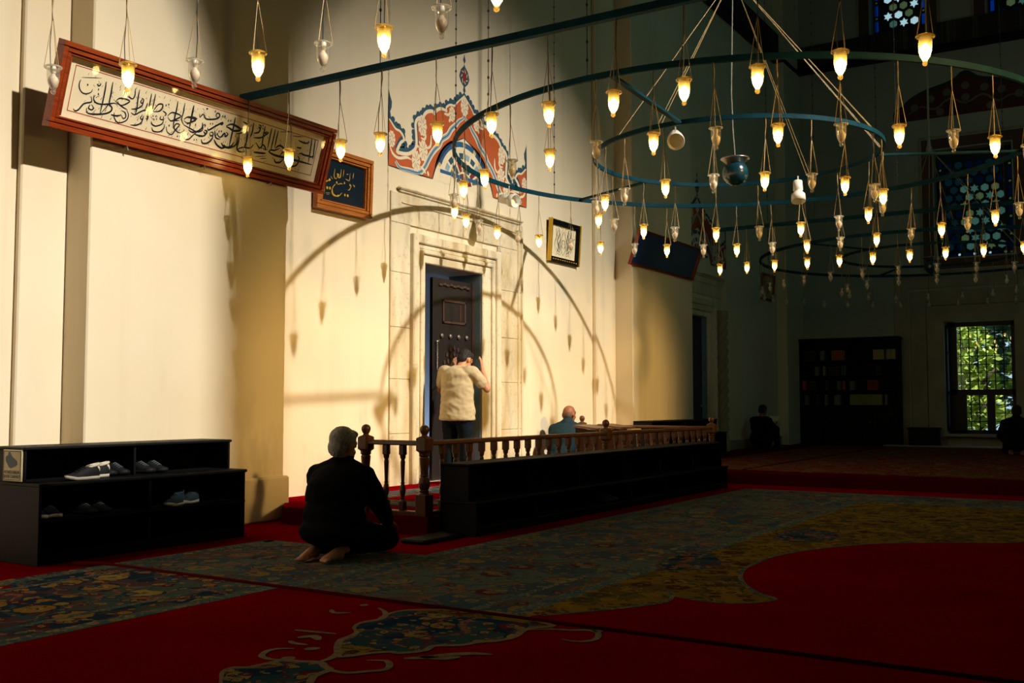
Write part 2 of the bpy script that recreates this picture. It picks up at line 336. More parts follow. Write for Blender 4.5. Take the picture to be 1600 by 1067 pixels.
def disc(c, r, n=10, ry=None): return [(c[0]+r*math.cos(2*math.pi*i/n), c[1]+(ry or r)*math.sin(2*math.pi*i/n)) for i in range(n)]
def rect(x0, y0, x1, y1): return [(x0, y0), (x1, y0), (x1, y1), (x0, y1)]
ART = {"board":[[0.0057,[[0.23,0.411],[0.223,0.381],[0.234,0.343],[0.263,0.319],[0.301,0.32],[0.335,0.341],[0.344,0.368]]],[0.0086,[[0.289,0.388],[0.301,0.391]]],[0.0029,[[0.233,0.431],[0.403,0.471]]],[0.0057,[[0.372,0.417],[0.387,0.405],[0.401,0.414],[0.403,0.432]]],[0.0086,[[0.39,0.377],[0.399,0.379]]],[0.0086,[[0.396,0.342],[0.406,0.344]]],[0.0064,[[0.447,0.455],[0.451,0.386],[0.451,0.287],[0.448,0.198]]],[0.0064,[[0.504,0.467],[0.508,0.386],[0.511,0.288],[0.538,0.28]]],[0.0064,[[0.366,0.328],[0.37,0.294],[0.395,0.273],[0.45,0.274],[0.51,0.293],[0.555,0.309],[0.588,0.307]]],[0.0064,[[0.343,0.309],[0.356,0.27],[0.296,0.241],[0.259,0.183],[0.232,0.17],[0.215,0.183]]],[0.0064,[[0.349,0.247],[0.341,0.217],[0.37,0.21],[0.383,0.228],[0.36,0.25]]],[0.0071,[[0.326,0.214],[0.337,0.181],[0.393,0.181],[0.49,0.208],[0.539,0.241],[0.539,0.273],[0.504,0.286],[0.493,0.262],[0.452,0.201]]],[0.0071,[[0.545,0.214],[0.594,0.216],[0.64,0.233]]],[0.0057,[[0.572,0.238],[0.577,0.203],[0.614,0.169],[0.661,0.179],[0.699,0.211],[0.701,0.255],[0.678,0.282]]],[0.0057,[[0.64,0.233],[0.662,0.209],[0.682,0.229],[0.666,0.261],[0.631,0.267]]],[0.0057,[[0.625,0.459],[0.628,0.417],[0.62,0.379]]],[0.0057,[[0.637,0.448],[0.647,0.408],[0.687,0.382]]],[0.0057,[[0.716,0.469],[0.724,0.42],[0.711,0.384],[0.675,0.393],[0.655,0.424]]],[0.0064,[[0.566,0.33],[0.592,0.358],[0.64,0.366],[0.689,0.357],[0.629,0.31],[0.585,0.32]]],[0.0057,[[0.559,0.328],[0.623,0.301],[0.685,0.287]]],[0.0057,[[0.803,0.411],[0.789,0.379],[0.808,0.372],[0.813,0.403],[0.79,0.411]]],[0.0064,[[0.816,0.393],[0.806,0.346],[0.755,0.312],[0.715,0.302]]],[0.0064,[[0.757,0.472],[0.758,0.4],[0.767,0.315],[0.759,0.262]]],[0.0057,[[0.832,0.279],[0.817,0.253],[0.837,0.243],[0.842,0.274]]],[0.0064,[[0.845,0.26],[0.831,0.213],[0.787,0.184],[0.738,0.176]]],[0.0064,[[0.722,0.274],[0.758,0.265],[0.809,0.303],[0.862,0.331],[0.886,0.307],[0.89,0.256]]],[0.0064,[[0.875,0.47],[0.877,0.393],[0.879,0.283],[0.885,0.24]]],[0.0064,[[0.913,0.476],[0.914,0.402],[0.913,0.336]]],[0.0064,[[0.856,0.388],[0.853,0.35],[0.845,0.312]]],[0.0071,[[0.923,0.334],[0.959,0.399],[1.001,0.409],[1.002,0.372],[0.973,0.344],[0.915,0.329]]],[0.0064,[[1.014,0.36],[1.054,0.344],[1.042,0.322]]],[0.0086,[[1.03,0.41],[1.042,0.413]]],[0.0086,[[1.054,0.422],[1.066,0.425]]],[0.0079,[[0.928,0.295],[0.938,0.297]]],[0.0079,[[0.955,0.297],[0.964,0.3]]],[0.0079,[[0.939,0.271],[0.948,0.273]]],[0.0079,[[0.968,0.278],[0.977,0.28]]],[0.0057,[[1.008,0.314],[1.006,0.287],[1.041,0.292],[1.029,0.319]]],[0.0064,[[1.041,0.292],[1.033,0.252],[0.978,0.221],[0.936,0.23],[0.927,0.25]]],[0.0071,[[1.072,0.329],[1.111,0.369],[1.206,0.361],[1.152,0.318],[1.112,0.297],[1.074,0.322]]],[0.0057,[[1.112,0.297],[1.198,0.321]]],[0.0071,[[1.143,0.475],[1.147,0.392],[1.144,0.316],[1.15,0.241]]],[0.0064,[[0.943,0.202],[0.963,0.176],[1.024,0.183],[1.059,0.221],[1.059,0.258]]],[0.0064,[[1.081,0.241],[1.101,0.2],[1.15,0.188],[1.175,0.232],[1.208,0.285],[1.171,0.284],[1.163,0.244],[1.225,0.22],[1.272,0.254]]],[0.0086,[[1.1,0.254],[1.113,0.257]]],[0.0064,[[1.217,0.478],[1.22,0.395],[1.218,0.333],[1.252,0.295]]],[0.0071,[[1.24,0.339],[1.279,0.371],[1.372,0.378],[1.292,0.32],[1.242,0.331]]],[0.0071,[[1.311,0.479],[1.312,0.387],[1.315,0.272]]],[0.0064,[[1.252,0.295],[1.322,0.281],[1.402,0.268],[1.453,0.295],[1.45,0.341]]],[0.0064,[[1.251,0.226],[1.276,0.186],[1.329,0.186],[1.365,0.229],[1.402,0.268]]],[0.0079,[[1.206,0.186],[1.216,0.188]]],[0.0079,[[1.231,0.191],[1.241,0.193]]],[0.0079,[[1.384,0.194],[1.394,0.196]]],[0.0079,[[1.409,0.2],[1.419,0.202]]],[0.0091,[[1.312,0.48],[1.313,0.392],[1.315,0.277]]],[0.0073,[[1.39,0.425],[1.398,0.396],[1.427,0.431],[1.46,0.4],[1.504,0.402],[1.568,0.421],[1.601,0.445],[1.599,0.472],[1.569,0.473],[1.566,0.444],[1.602,0.441]]],[0.0109,[[1.633,0.46],[1.645,0.463]]],[0.0109,[[1.657,0.466],[1.669,0.469]]],[0.01,[[1.519,0.366],[1.529,0.369]]],[0.01,[[1.542,0.372],[1.552,0.374]]],[0.0109,[[1.541,0.482],[1.552,0.484]]],[0.0073,[[1.447,0.482],[1.465,0.489]]],[0.0082,[[1.263,0.364],[1.366,0.37],[1.31,0.329],[1.279,0.307]]],[0.0109,[[1.365,0.323],[1.376,0.325]]],[0.0082,[[1.437,0.359],[1.445,0.314],[1.403,0.273],[1.35,0.254],[1.308,0.267]]],[0.0109,[[1.466,0.338],[1.478,0.341]]],[0.0082,[[1.505,0.328],[1.519,0.311],[1.585,0.362],[1.652,0.409],[1.648,0.388],[1.628,0.388]]],[0.0082,[[1.467,0.288],[1.496,0.271],[1.504,0.296],[1.473,0.301]]],[0.0082,[[1.508,0.281],[1.469,0.245],[1.372,0.243]]],[0.0091,[[1.462,0.216],[1.485,0.186],[1.54,0.202],[1.576,0.249],[1.575,0.289]]],[0.0073,[[1.536,0.288],[1.551,0.267],[1.577,0.281],[1.566,0.302],[1.537,0.292]]],[0.0091,[[1.597,0.246],[1.638,0.207],[1.704,0.189],[1.758,0.217]]],[0.0082,[[1.586,0.323],[1.612,0.265],[1.664,0.261]]],[0.01,[[1.628,0.324],[1.639,0.327]]],[0.01,[[1.653,0.33],[1.665,0.333]]],[0.0082,[[1.611,0.305],[1.659,0.276],[1.697,0.324],[1.715,0.296],[1.737,0.325],[1.709,0.335]]],[0.01,[[1.699,0.388],[1.762,0.419],[1.873,0.396],[1.798,0.367],[1.732,0.38],[1.701,0.381]]],[0.0091,[[1.779,0.487],[1.781,0.407],[1.78,0.302],[1.78,0.213]]],[0.01,[[1.705,0.438],[1.716,0.44]]],[0.01,[[1.731,0.444],[1.742,0.446]]],[0.0091,[[1.682,0.233],[1.731,0.203],[1.797,0.225],[1.825,0.272]]],[0.0082,[[1.871,0.404],[1.944,0.445],[1.9,0.378],[1.825,0.345]]],[0.0082,[[2.001,0.491],[2.006,0.402],[1.994,0.35]]],[0.0082,[[2.066,0.473],[2.088,0.453],[2.092,0.479],[2.062,0.485]]],[0.0082,[[2.096,0.464],[2.082,0.419],[2.023,0.397]]],[0.01,[[2.108,0.487],[2.12,0.49]]],[0.01,[[2.116,0.461],[2.128,0.464]]],[0.0091,[[2.195,0.449],[2.185,0.426],[2.157,0.428],[2.184,0.45]]],[0.0082,[[2.194,0.436],[2.127,0.379],[2.035,0.359]]],[0.0082,[[2.143,0.491],[2.146,0.392],[2.158,0.278]]],[0.0082,[[2.227,0.493],[2.227,0.401],[2.229,0.301]]],[0.0082,[[2.272,0.491],[2.274,0.395],[2.273,0.285]]],[0.0082,[[2.313,0.488],[2.311,0.403],[2.314,0.319]]],[0.0082,[[1.865,0.354],[1.873,0.29],[1.871,0.225],[1.909,0.2],[1.97,0.213]]],[0.01,[[2.073,0.23],[2.158,0.24],[2.222,0.249]]],[0.0082,[[2.079,0.319],[2.135,0.281],[2.167,0.321],[2.213,0.281],[2.166,0.288]]],[0.0109,[[2.249,0.272],[2.334,0.256],[2.506,0.261],[2.685,0.263],[2.839,0.263]]],[0.0082,[[2.249,0.272],[2.276,0.294],[2.32,0.299],[2.379,0.333]]],[0.0091,[[2.338,0.222],[2.364,0.194],[2.419,0.205],[2.452,0.246]]],[0.0091,[[2.545,0.213],[2.585,0.199],[2.638,0.223],[2.653,0.287],[2.623,0.307]]],[0.01,[[2.325,0.322],[2.371,0.357],[2.438,0.329],[2.399,0.269]]],[0.0082,[[2.587,0.455],[2.638,0.449],[2.687,0.447],[2.73,0.465],[2.719,0.48]]],[0.0064,[[2.663,0.463],[2.674,0.448]]],[0.0082,[[2.758,0.51],[2.771,0.417],[2.784,0.261]]],[0.0082,[[2.807,0.512],[2.817,0.426],[2.83,0.35],[2.828,0.318]]],[0.0091,[[2.833,0.359],[2.809,0.336],[2.772,0.338],[2.711,0.334],[2.66,0.341],[2.629,0.325]]],[0.0082,[[2.586,0.386],[2.639,0.388],[2.642,0.398]]],[0.0036,[[2.333,0.48],[2.485,0.514]]],[0.0045,[[2.497,0.478],[2.646,0.499]]],[0.0036,[[2.105,0.196],[2.229,0.226]]],[0.0036,[[2.163,0.187],[2.246,0.208]]],[0.0082,[[1.715,0.224],[1.772,0.204],[1.852,0.253],[1.847,0.325]]],[0.0073,[[1.873,0.469],[1.93,0.458],[1.904,0.436]]],[0.0073,[[1.865,0.207],[1.938,0.247],[2.021,0.257],[2.053,0.297]]],[0.0082,[[1.96,0.391],[1.963,0.31],[1.951,0.242]]]],"gold":[[0.0101,[[0.319,0.306],[0.288,0.275],[0.273,0.244]]],[0.0222,[[0.273,0.244],[0.275,0.209],[0.305,0.185],[0.347,0.182]]],[0.0202,[[0.347,0.182],[0.389,0.196]]],[0.0081,[[0.389,0.193],[0.43,0.234]]],[0.0091,[[0.306,0.468],[0.296,0.398],[0.312,0.366],[0.344,0.377]]],[0.0202,[[0.338,0.42],[0.366,0.415],[0.343,0.393]]],[0.0121,[[0.343,0.393],[0.375,0.388],[0.396,0.403],[0.405,0.484]]],[0.0091,[[0.45,0.489],[0.438,0.407]]],[0.0081,[[0.55,0.468],[0.541,0.386],[0.503,0.387],[0.476,0.392]]],[0.0091,[[0.608,0.479],[0.598,0.415]]],[0.0091,[[0.245,0.378],[0.271,0.354]]],[0.0263,[[0.24,0.345],[0.215,0.329]]],[0.0141,[[0.215,0.329],[0.169,0.307],[0.157,0.28]]],[0.0061,[[0.157,0.28],[0.151,0.169]]],[0.0242,[[0.334,0.337],[0.347,0.318]]],[0.0101,[[0.35,0.314],[0.376,0.316],[0.408,0.329],[0.44,0.326]]],[0.0202,[[0.463,0.357],[0.463,0.332]]],[0.0202,[[0.552,0.348],[0.558,0.327]]],[0.0101,[[0.574,0.341],[0.571,0.323],[0.548,0.286],[0.521,0.277]]],[0.0091,[[0.601,0.354],[0.623,0.339]]],[0.0222,[[0.618,0.335],[0.632,0.341]]],[0.0303,[[0.18,0.242],[0.209,0.247]]],[0.0303,[[0.223,0.246],[0.252,0.251]]],[0.0283,[[0.465,0.213],[0.489,0.217]]],[0.0283,[[0.51,0.215],[0.536,0.219]]],[0.0081,[[0.491,0.444],[0.526,0.451]]],[0.0051,[[0.171,0.19],[0.242,0.196]]],[0.0051,[[0.181,0.177],[0.232,0.18]]]],"edge":[[9.173,4.395],[9.218,4.364],[9.296,4.304],[9.375,4.293],[9.432,4.256],[9.455,4.204],[9.399,4.163],[9.354,4.096],[9.328,4.04],[9.4,4.034],[9.537,4.055],[9.641,4.113],[9.695,4.183],[9.693,4.314],[9.678,4.413],[9.685,4.473],[9.732,4.528],[9.827,4.566],[9.851,4.601],[9.911,4.653],[10.009,4.684],[10.059,4.666],[10.096,4.713],[10.183,4.76],[10.272,4.764],[10.311,4.758],[10.307,4.805],[10.387,4.859],[10.485,4.87],[10.518,4.905],[10.601,4.975],[10.677,5.043]],"fin":[[9.163,4.746],[9.192,4.669],[9.226,4.607],[9.22,4.534],[9.194,4.485],[9.217,4.406],[9.173,4.395]],"bl":[[9.184,3.834],[10.028,3.852]],"arc":[[10.031,3.849],[10.061,3.948],[10.107,4.031],[10.263,4.233],[10.455,4.389],[10.687,4.492],[10.926,4.491],[11.138,4.376],[11.282,4.224],[11.373,4.059]],"flow":[[9.811,4.459],[9.831,4.153],[9.689,4.0],[9.224,4.167],[10.427,4.748],[10.702,4.912]],"ribbon":[[9.3,3.921],[9.38,3.859],[9.539,3.861],[9.749,3.87],[9.868,3.969],[9.964,4.107],[10.062,4.217],[10.161,4.298],[10.211,4.377],[10.338,4.458],[10.415,4.552],[10.519,4.634],[10.585,4.698],[10.669,4.747],[10.702,4.804]],"stems":[[[9.188,4.088],[9.244,4.001],[9.356,3.968],[9.515,4.007],[9.596,3.995]],[[9.817,4.357],[9.877,4.355],[9.853,4.298],[9.781,4.304]],[[9.746,4.253],[9.794,4.204]],[[9.747,4.18],[9.68,4.195]],[[9.891,4.195],[9.975,4.243],[9.987,4.38]],[[9.773,3.95],[9.845,3.92],[9.881,3.883]],[[9.917,3.92],[9.942,3.865]],[[10.26,4.715],[10.337,4.718],[10.375,4.743]],[[10.363,4.632],[10.389,4.685]]],"finial":[[10.671,5.602],[10.641,5.534],[10.672,5.513],[10.665,5.482],[10.582,5.39],[10.539,5.29],[10.583,5.204],[10.66,5.166],[10.633,5.1],[10.674,5.072]],"bars":[[10.17,3.978],[10.656,3.985],[10.757,3.981],[11.246,3.995]],"spandrel":[[4.573,2.7],[4.898,2.482],[5.198,2.325],[5.403,2.338],[5.567,2.441],[5.438,2.353],[5.377,2.139],[5.438,1.943],[5.639,1.824],[5.771,1.967],[6.004,2.132],[6.273,2.252],[6.57,2.331],[6.813,2.341],[7.219,2.34],[7.769,2.177],[8.282,1.877],[8.649,1.429],[8.821,1.087],[9.224,0.721]],"spdark":[[[8.307,2.67],[8.723,2.74],[8.914,2.591],[8.848,2.389],[8.588,2.223],[8.255,2.212],[8.026,2.447],[8.083,2.618]],[[6.374,2.883],[7.043,2.939],[7.183,2.828],[6.763,2.551],[6.557,2.499],[6.38,2.563],[6.246,2.723]]],"med":[[3.821,3.295],[3.949,3.355],[4.015,3.318],[4.143,3.362],[4.289,3.353],[4.414,3.192],[4.447,3.063],[4.507,2.929],[4.469,2.736],[4.38,2.518],[4.299,2.565],[4.222,2.585],[4.075,2.549],[3.966,2.577],[3.911,2.628],[3.811,2.668],[3.74,2.759],[3.645,2.742],[3.556,2.804],[3.547,2.858],[3.477,2.917],[3.369,2.975],[3.452,3.062],[3.527,3.134],[3.603,3.183],[3.69,3.192],[3.777,3.238]],"med2":[[2.86,3.142],[2.938,3.216],[3.004,3.227],[3.035,3.177],[3.131,3.157],[3.191,3.144],[3.227,3.052],[3.253,2.986],[3.211,2.921],[3.184,2.871],[3.073,2.854],[2.951,2.789],[2.778,2.865],[2.715,2.965]],"ochre":[[[4.319,3.342],[4.426,3.201],[4.455,3.031],[4.496,2.873],[4.439,2.695],[4.378,2.522],[4.354,2.643],[4.358,2.738],[4.355,2.83],[4.319,2.975],[4.313,3.119],[4.298,3.235]],[[3.546,3.132],[3.561,3.08],[3.565,2.99],[3.565,2.856],[3.477,2.917],[3.373,2.979]]],"vines":[[0.03,[[4.264,3.508],[4.216,3.431],[4.143,3.362],[4.056,3.322],[3.98,3.34],[3.913,3.345],[3.832,3.31]]],[0.035,[[3.821,3.295],[3.764,3.227],[3.686,3.198],[3.603,3.183],[3.493,3.104],[3.407,3.027],[3.318,2.992],[3.27,2.993],[3.219,2.955]]],[0.03,[[3.371,3.245],[3.333,3.305],[3.276,3.315],[3.204,3.274],[3.184,3.23],[3.186,3.176],[3.225,3.14]]],[0.03,[[3.645,3.511],[3.661,3.423],[3.688,3.287]]],[0.03,[[3.468,3.369],[3.446,3.318],[3.455,3.249]]],[0.03,[[4.101,3.69],[4.049,3.622],[4.093,3.552]]],[0.03,[[3.207,2.926],[3.184,2.871],[3.182,2.784],[3.248,2.723],[3.301,2.684],[3.361,2.704],[3.416,2.761],[3.412,2.792],[3.38,2.843]]],[0.03,[[4.222,2.585],[4.306,2.491],[4.338,2.4],[4.383,2.328],[4.353,2.259],[4.241,2.211],[4.168,2.234],[4.144,2.293],[4.159,2.343]]],[0.05,[[3.49,2.731],[3.548,2.669],[3.648,2.606],[3.717,2.528],[3.744,2.453]]],[0.05,[[3.533,3.382],[3.596,3.342],[3.549,3.269]]],[0.05,[[3.383,3.199],[3.441,3.16]]],[0.05,[[4.276,3.645],[4.293,3.604]]],[0.06,[[3.22,3.173],[3.239,3.117]]],[0.05,[[3.548,2.701],[3.58,2.588],[3.643,2.55]]],[0.05,[[4.398,2.304],[4.379,2.257]]]]}
# ------------------------------------------------------------ the room
def xz(y): return lambda x, z: (x, y, z)
def yz(x): return lambda y, z: (x, y, z)
DOORS = ((9.84, 11.08, 2.78), (17.98, 19.22, 2.82))
wall_left = tri([rect(-3.2, -.2, 25.6, 15)]+[rect(a, .15, b, t) for a, b, t in DOORS], xz(7.45), xz(7.95)).build('wall_left', 'plaster', kind='structure')
for nm, x0, x1, yf, z1 in (('pier', 5.03, 7.2, 7.1, 15), ('pier', 14.9, 17.4, 7.08, 15), ('pilaster', 4.63, 5.03, 7.39, 15), ('pilaster', 14.22, 14.9, 7.38, 15), ('pilaster', 23.4, 24.7, 7.2, 15)):
    MB().bbox((x0, yf, 0), (x1, 7.449, z1), .012).build(nm, 'plaster', wall_left)
for x0, x1, yf in ((4.99, 7.235, 7.05), (14.86, 17.44, 7.03)):
    MB().bbox((x0, yf, 0), (x1, 7.44, .41), .015).build('plinth', 'plaster', wall_left)
MB().bbox((19.9, 7.36, .15), (24.7, 7.449, .35), .01).build('plinth', 'stone_dark', wall_left)
WL = [rect(2.6, .42, 4.03, 2.93), rect(2.56, 4.38, 4.17, 6.85), rect(4.28, 9.8, 5.5, 12.6), rect(1.76, 9.8, 2.98, 12.6)]
wall_back = tri([rect(-11, -.2, 7.95, 15)]+WL, yz(24.7), yz(25.5)).build('wall_back', 'shaded_plaster', kind='structure')
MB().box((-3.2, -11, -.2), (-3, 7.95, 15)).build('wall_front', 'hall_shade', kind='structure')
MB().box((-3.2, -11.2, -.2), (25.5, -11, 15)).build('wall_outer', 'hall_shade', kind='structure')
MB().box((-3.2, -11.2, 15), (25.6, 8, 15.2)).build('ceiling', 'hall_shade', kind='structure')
def shade(Lp, pts, y0, y=-2.2):      # a mask opening in the added unseen wall, sized so that its light reaches the given part of the hall wall
    k = (y-Lp.y)/(y0-Lp.y); return [(Lp.x+(px-Lp.x)*k, Lp.z+(pz-Lp.z)*k) for px, pz in pts]
def arch(x0, x1, zb, zs, rise=1.0): 
    c, r = (x0+x1)/2, (x1-x0)/2
    return [(x0, zb), (x1, zb)]+[(c+r*math.cos(math.pi*i/18), zs+r*rise*math.sin(math.pi*i/18)) for i in range(19)]
ga = shade(LA, arch(-1.4, 6.38, .1, 2.9), 7.1); gb = shade(LB, arch(7.42, 15.0, -.6, 3.3), 7.45)
gw = shade(LFILL, [(6.2, .1), (16.6, .1), (16.6, 2.0), (15.5, 2.8), (7.6, 2.8), (6.2, 2.0)], 7.2)
tri([rect(-3, -.2, 24.7, 15), ga, gb, gw], xz(-2.2), xz(-2.32)).build('wall_right_mask', 'hall_shade', kind='structure')  # added unseen wall, its openings shaped to mask the spot beams
MB().box((-3, -11, 7.25), (24.7, -2.32, 7.33)).build('light_block_slab', 'hall_shade', kind='structure')  # added unseen slab, keeps the upper spots out of the lower opening
floor = MB().box((-3.2, -11, -.2), (24.7, 7.45, 0)).build('floor', 'red_pile', kind='structure')
# platform by the door and the raised far floor
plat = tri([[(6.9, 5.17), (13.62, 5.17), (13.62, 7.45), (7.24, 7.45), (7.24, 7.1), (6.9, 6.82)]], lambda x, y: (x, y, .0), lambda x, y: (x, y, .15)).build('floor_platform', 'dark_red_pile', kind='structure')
tri([[(6.92, 5.19), (13.62, 5.19), (13.62, 7.45), (7.24, 7.45), (7.24, 7.12), (6.92, 6.82)]], lambda x, y: (x, y, .146), lambda x, y: (x, y, .156)).build('carpet_top', 'red_pile', plat)
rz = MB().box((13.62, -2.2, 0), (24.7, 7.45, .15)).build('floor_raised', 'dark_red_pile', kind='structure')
MB().box((14.2, -2.1, .15), (23.4, 5.0, .158)).build('carpet_field', 'floral_red', rz)
MB().box((14.2, 5.1, .15), (23.4, 6.4, .158)).build('carpet_runner', 'floral_red', rz)
MB().bbox((23.75, -2, .15), (24.15, 5.2, .175), .004).build('sill_step', 'stone_dark', rz)
# marble door surrounds: recessed joints, stepped mouldings, cornice
def surround(dx, m='marble'):
    x0, x1 = 9.2+dx, 12.1+dx; d0, d1 = 9.84+dx, 11.08+dx
    E = empty('trim_door_surround', (10.65+dx, 7.4, .15)); E['kind'] = 'structure'
    zs = [.15, .75, 1.38, 1.98, 2.62, 3.2, 3.56]
    for i in range(len(zs)-1):
        z0, z1 = zs[i]+.002, zs[i+1]-.002
        if z1 < 2.7:
            MB().bbox((x0, 7.425, z0), (d0-.28, 7.449, z1), .004).build('marble_block', m, E); MB().bbox((d1+.39, 7.425, z0), (x1, 7.449, z1), .004).build('marble_block', m, E)
        elif i == 4:
            for a, b in ((x0, d0-.28), (d1+.39, x1)): MB().bbox((a, 7.425, z0), (b, 7.449, z1), .004).build('marble_block', m, E)
        else:
            for a, b in ((x0, x0+.92), (x0+.924, x0+1.9), (x0+1.904, x1)): MB().bbox((a, 7.425, z0), (b, 7.449, z1), .004).build('marble_block', m, E)
    def portal(a, b, t, y, wl, wr, wt, nm):
        MB().bbox((a, y, .15), (a+wl, 7.446, t), .012).build(nm, m, E); MB().bbox((b-wr, y, .15), (b, 7.446, t), .012).build(nm, m, E); MB().bbox((a+.001, y+.001, t-wt), (b-.001, 7.446, t), .012).build(nm, m, E)
    portal(d0-.28, d1+.39, 3.11, 7.365, .10, .10, .11, 'architrave_moulding'); portal(d0-.18, d1+.29, 3.0, 7.395, .06, .05, .06, 'architrave_moulding'); portal(d0-.12, d1+.24, 2.94, 7.375, .05, .05, .055, 'architrave_moulding'); portal(d0-.07, d1+.19, 2.885, 7.405, .07, .19, .105, 'architrave_moulding')
    MB().bbox((x0+.12, 7.39, 3.595), (x1-.02, 7.446, 3.635), .015).build('cornice', m, E); MB().bbox((x0+.15, 7.41, 3.565), (x1-.05, 7.446, 3.593), .01).build('cornice', m, E)
    MB().bbox((x0+.19, 7.41, 3.44), (x1-.15, 7.446, 3.455), .004).build('cornice', m, E)
    for x in (x1-.14, x1-.05): MB().bbox((x, 7.405, .15), (x+.035, 7.447, 3.5), .01).build('rope_moulding', m, E)
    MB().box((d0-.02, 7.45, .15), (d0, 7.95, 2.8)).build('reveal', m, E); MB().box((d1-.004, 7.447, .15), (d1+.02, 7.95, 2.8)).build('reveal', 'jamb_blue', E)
surround(0); surround(7.9)
# vestibules behind both doors
for n, a, b in ((1, 8.9, 12.6), (2, 17.0, 20.6)):
    v = MB(); v.box((a, 10.9, -.1), (b, 11, 3.4)); v.box((a-.1, 7.95, -.1), (a, 11, 3.4)); v.box((b, 7.95, -.1), (b+.1, 11, 3.4)); v.box((a, 7.95, 3.3), (b, 11, 3.4)); v.box((a, 7.95, -.1), (b, 11, .14))
    v.build('wall_vestibule', 'white_wall', kind='structure')
# door leaves
def leaf(name, x0, x1, y, z1, rich):
    d = MB().bbox((x0, y, .16), (x1, y+.05, z1), .004).build(name, 'dark_door'); d['kind'] = 'structure'; w = x1-x0; c = (x0+x1)/2
    MB().bbox((x1-.035, y-.012, .16), (x1-.005, y, z1-.02), .004).build('door_edge_strip', 'edge_red', d)
    if not rich: 
        MB().sphere((x1-.1, y-.03, 1.05), .03).build('door_knob', 'steel', d, True); return d
    fr = MB()
    for a, b in (((c-.25, 2.1), (c+.25, 2.13)), ((c-.25, 2.37), (c+.25, 2.40)), ((c-.25, 2.1), (c-.22, 2.4)), ((c+.22, 2.1), (c+.25, 2.4))): fr.bbox((a[0], y-.018, a[1]), (b[0], y, b[1]), .004)
    f = fr.build('inscription_frame', 'lattice_wood', d); MB().box((c-.22, y-.005, 2.13), (c+.22, y, 2.37)).build('inscription_panel', 'dark_door', f)
    MB().box((c+.13, y-.008, 2.15), (c+.16, y-.004, 2.35)).build('inscription_strip', 'edge_red', f)
    g = MB(); 
    for i in range(9): g.bbox((x0+.12+i*.075, y-.02, 2.56+.012*(i % 2)), (x0+.19+i*.075, y, 2.60+.012*(i % 2)), .008)
    g.build('carved_band', 'lattice_wood', d)
    for i in range(4): MB().sphere((c-.27+i*.18, y-.012, 1.94), (.032, .022, .032)).build('boss', 'dull_steel', d, True)
    # star lattice of raised wooden pieces round a rosette
    for zc in (1.42, .62):
        pn = MB(); k = 0
        for r, cnt in ((.10, 8), (.19, 12), (.28, 16), (.36, 18)):
            for i in range(cnt):
                a = 2*math.pi*(i+.5*(k % 2))/cnt; px, pz = c+r*math.cos(a)*.68, zc+r*math.sin(a)*1.05
                if abs(px-c) < .24: pn.prism([(px+.026*math.cos(a+q), pz+.034*math.sin(a+q)) for q in (0, 1.57, 3.14, 4.71)], xz(y-.001), xz(y-.014))
            k += 1
        pn.prism(disc((c, zc), .035, 8), xz(y-.001), xz(y-.016))
        pn.build('star_lattice', 'lattice_wood', d)['kind'] = 'stuff'
    h = MB(); h.tube([(x0+.06, y-.03, 1.86-.0), (x0+.085, y-.03, 1.88), (x0+.09, y-.03, 1.84)], .01)
    h.sphere((x0+.06, y-.02, 1.86), .02)
    for i in range(14): h.sphere((x0+.055+.004*(i % 2), y-.03, 1.83-.024*i), (.009, .009, .014), 6, 4)
    h.build('door_chain', 'steel', d, True)
    MB().sphere((x0+.62, y-.03, 1.0), .032).build('door_knob', 'steel', d, True)
    return d
leaf('door_1', 10.18, 11.07, 7.55, 2.66, True); leaf('door_2', 17.99, 18.86, 7.5, 2.78, False)
# spiral column beside the second door
cc = MB().lathe([(.13, .15), (.13, .3), (.1, .34), (.1, 2.75), (.13, 2.8), (.13, 2.95)], (19.62, 7.36, 0), 16).build('trim_spiral_column', 'stone_dark', kind='structure')
for k in range(4): MB().tube([(19.62+.105*math.cos(a), 7.36+.105*math.sin(a), .36+.0195*i) for i in range(122) for a in [i*.16+k*math.pi/2]], .022, 5).build('spiral_rib', 'stone_dark', cc, True)
# cornice bands high on the far walls
floral('band_pattern', [(70, 66, 56), (58, 58, 52)], [(96, 88, 66), (60, 66, 60), (84, 60, 48)], k=1.2)
for n, a, b in ((1, (24.55, -2.2, 9.2), (24.7, 7.3, 9.75)), (2, (17.4, 7.3, 9.2), (24.7, 7.45, 9.75))):
    t = MB().box(a, b).build('trim_%d' % n, 'band_pattern', kind='structure')
    a2, b2 = (list(a), list(b)); 
    if n == 1: e = MB().bbox((24.42, -2.2, 9.08), (24.7, 7.3, 9.2), .03)
    else: e = MB().bbox((17.4, 7.17, 9.08), (24.42, 7.45, 9.2), .03)
    e.build('cornice_edge', 'black_wood', t)
# ------------------------------------------------------------ windows
def bars(m, x, y0, y1, z0, z1, dy, dz, r=.011):
    y = y0+dy
    while y < y1-.03: m.box((x-r, y-r, z0), (x+r, y+r, z1)); y += dy
    z = z0+dz
    while z < z1-.03: m.box((x-r*.8, y0, z-r*.8), (x+r*.8, y1, z+r*.8)); z += dz
w1 = MB(); x = 25.12
for a, b in (((2.6, .42), (2.72, 2.93)), ((3.84, .42), (4.03, 2.93)), ((2.6, 2.83), (4.03, 2.93)), ((2.6, 1.28), (4.03, 1.41)), ((2.6, .42), (4.03, .5)), ((3.08, .42), (3.24, 1.3)), ((3.66, .42), (3.86, 1.3))): w1.bbox((x-.05, a[0], a[1]), (x+.05, b[0], b[1]), .008)
w1 = w1.build('window_1', 'dark_door', kind='structure')
g = MB(); bars(g, x+.16, 2.72, 3.84, 1.41, 2.83, .178, .19); g.build('iron_grille', 'black_wood', w1)
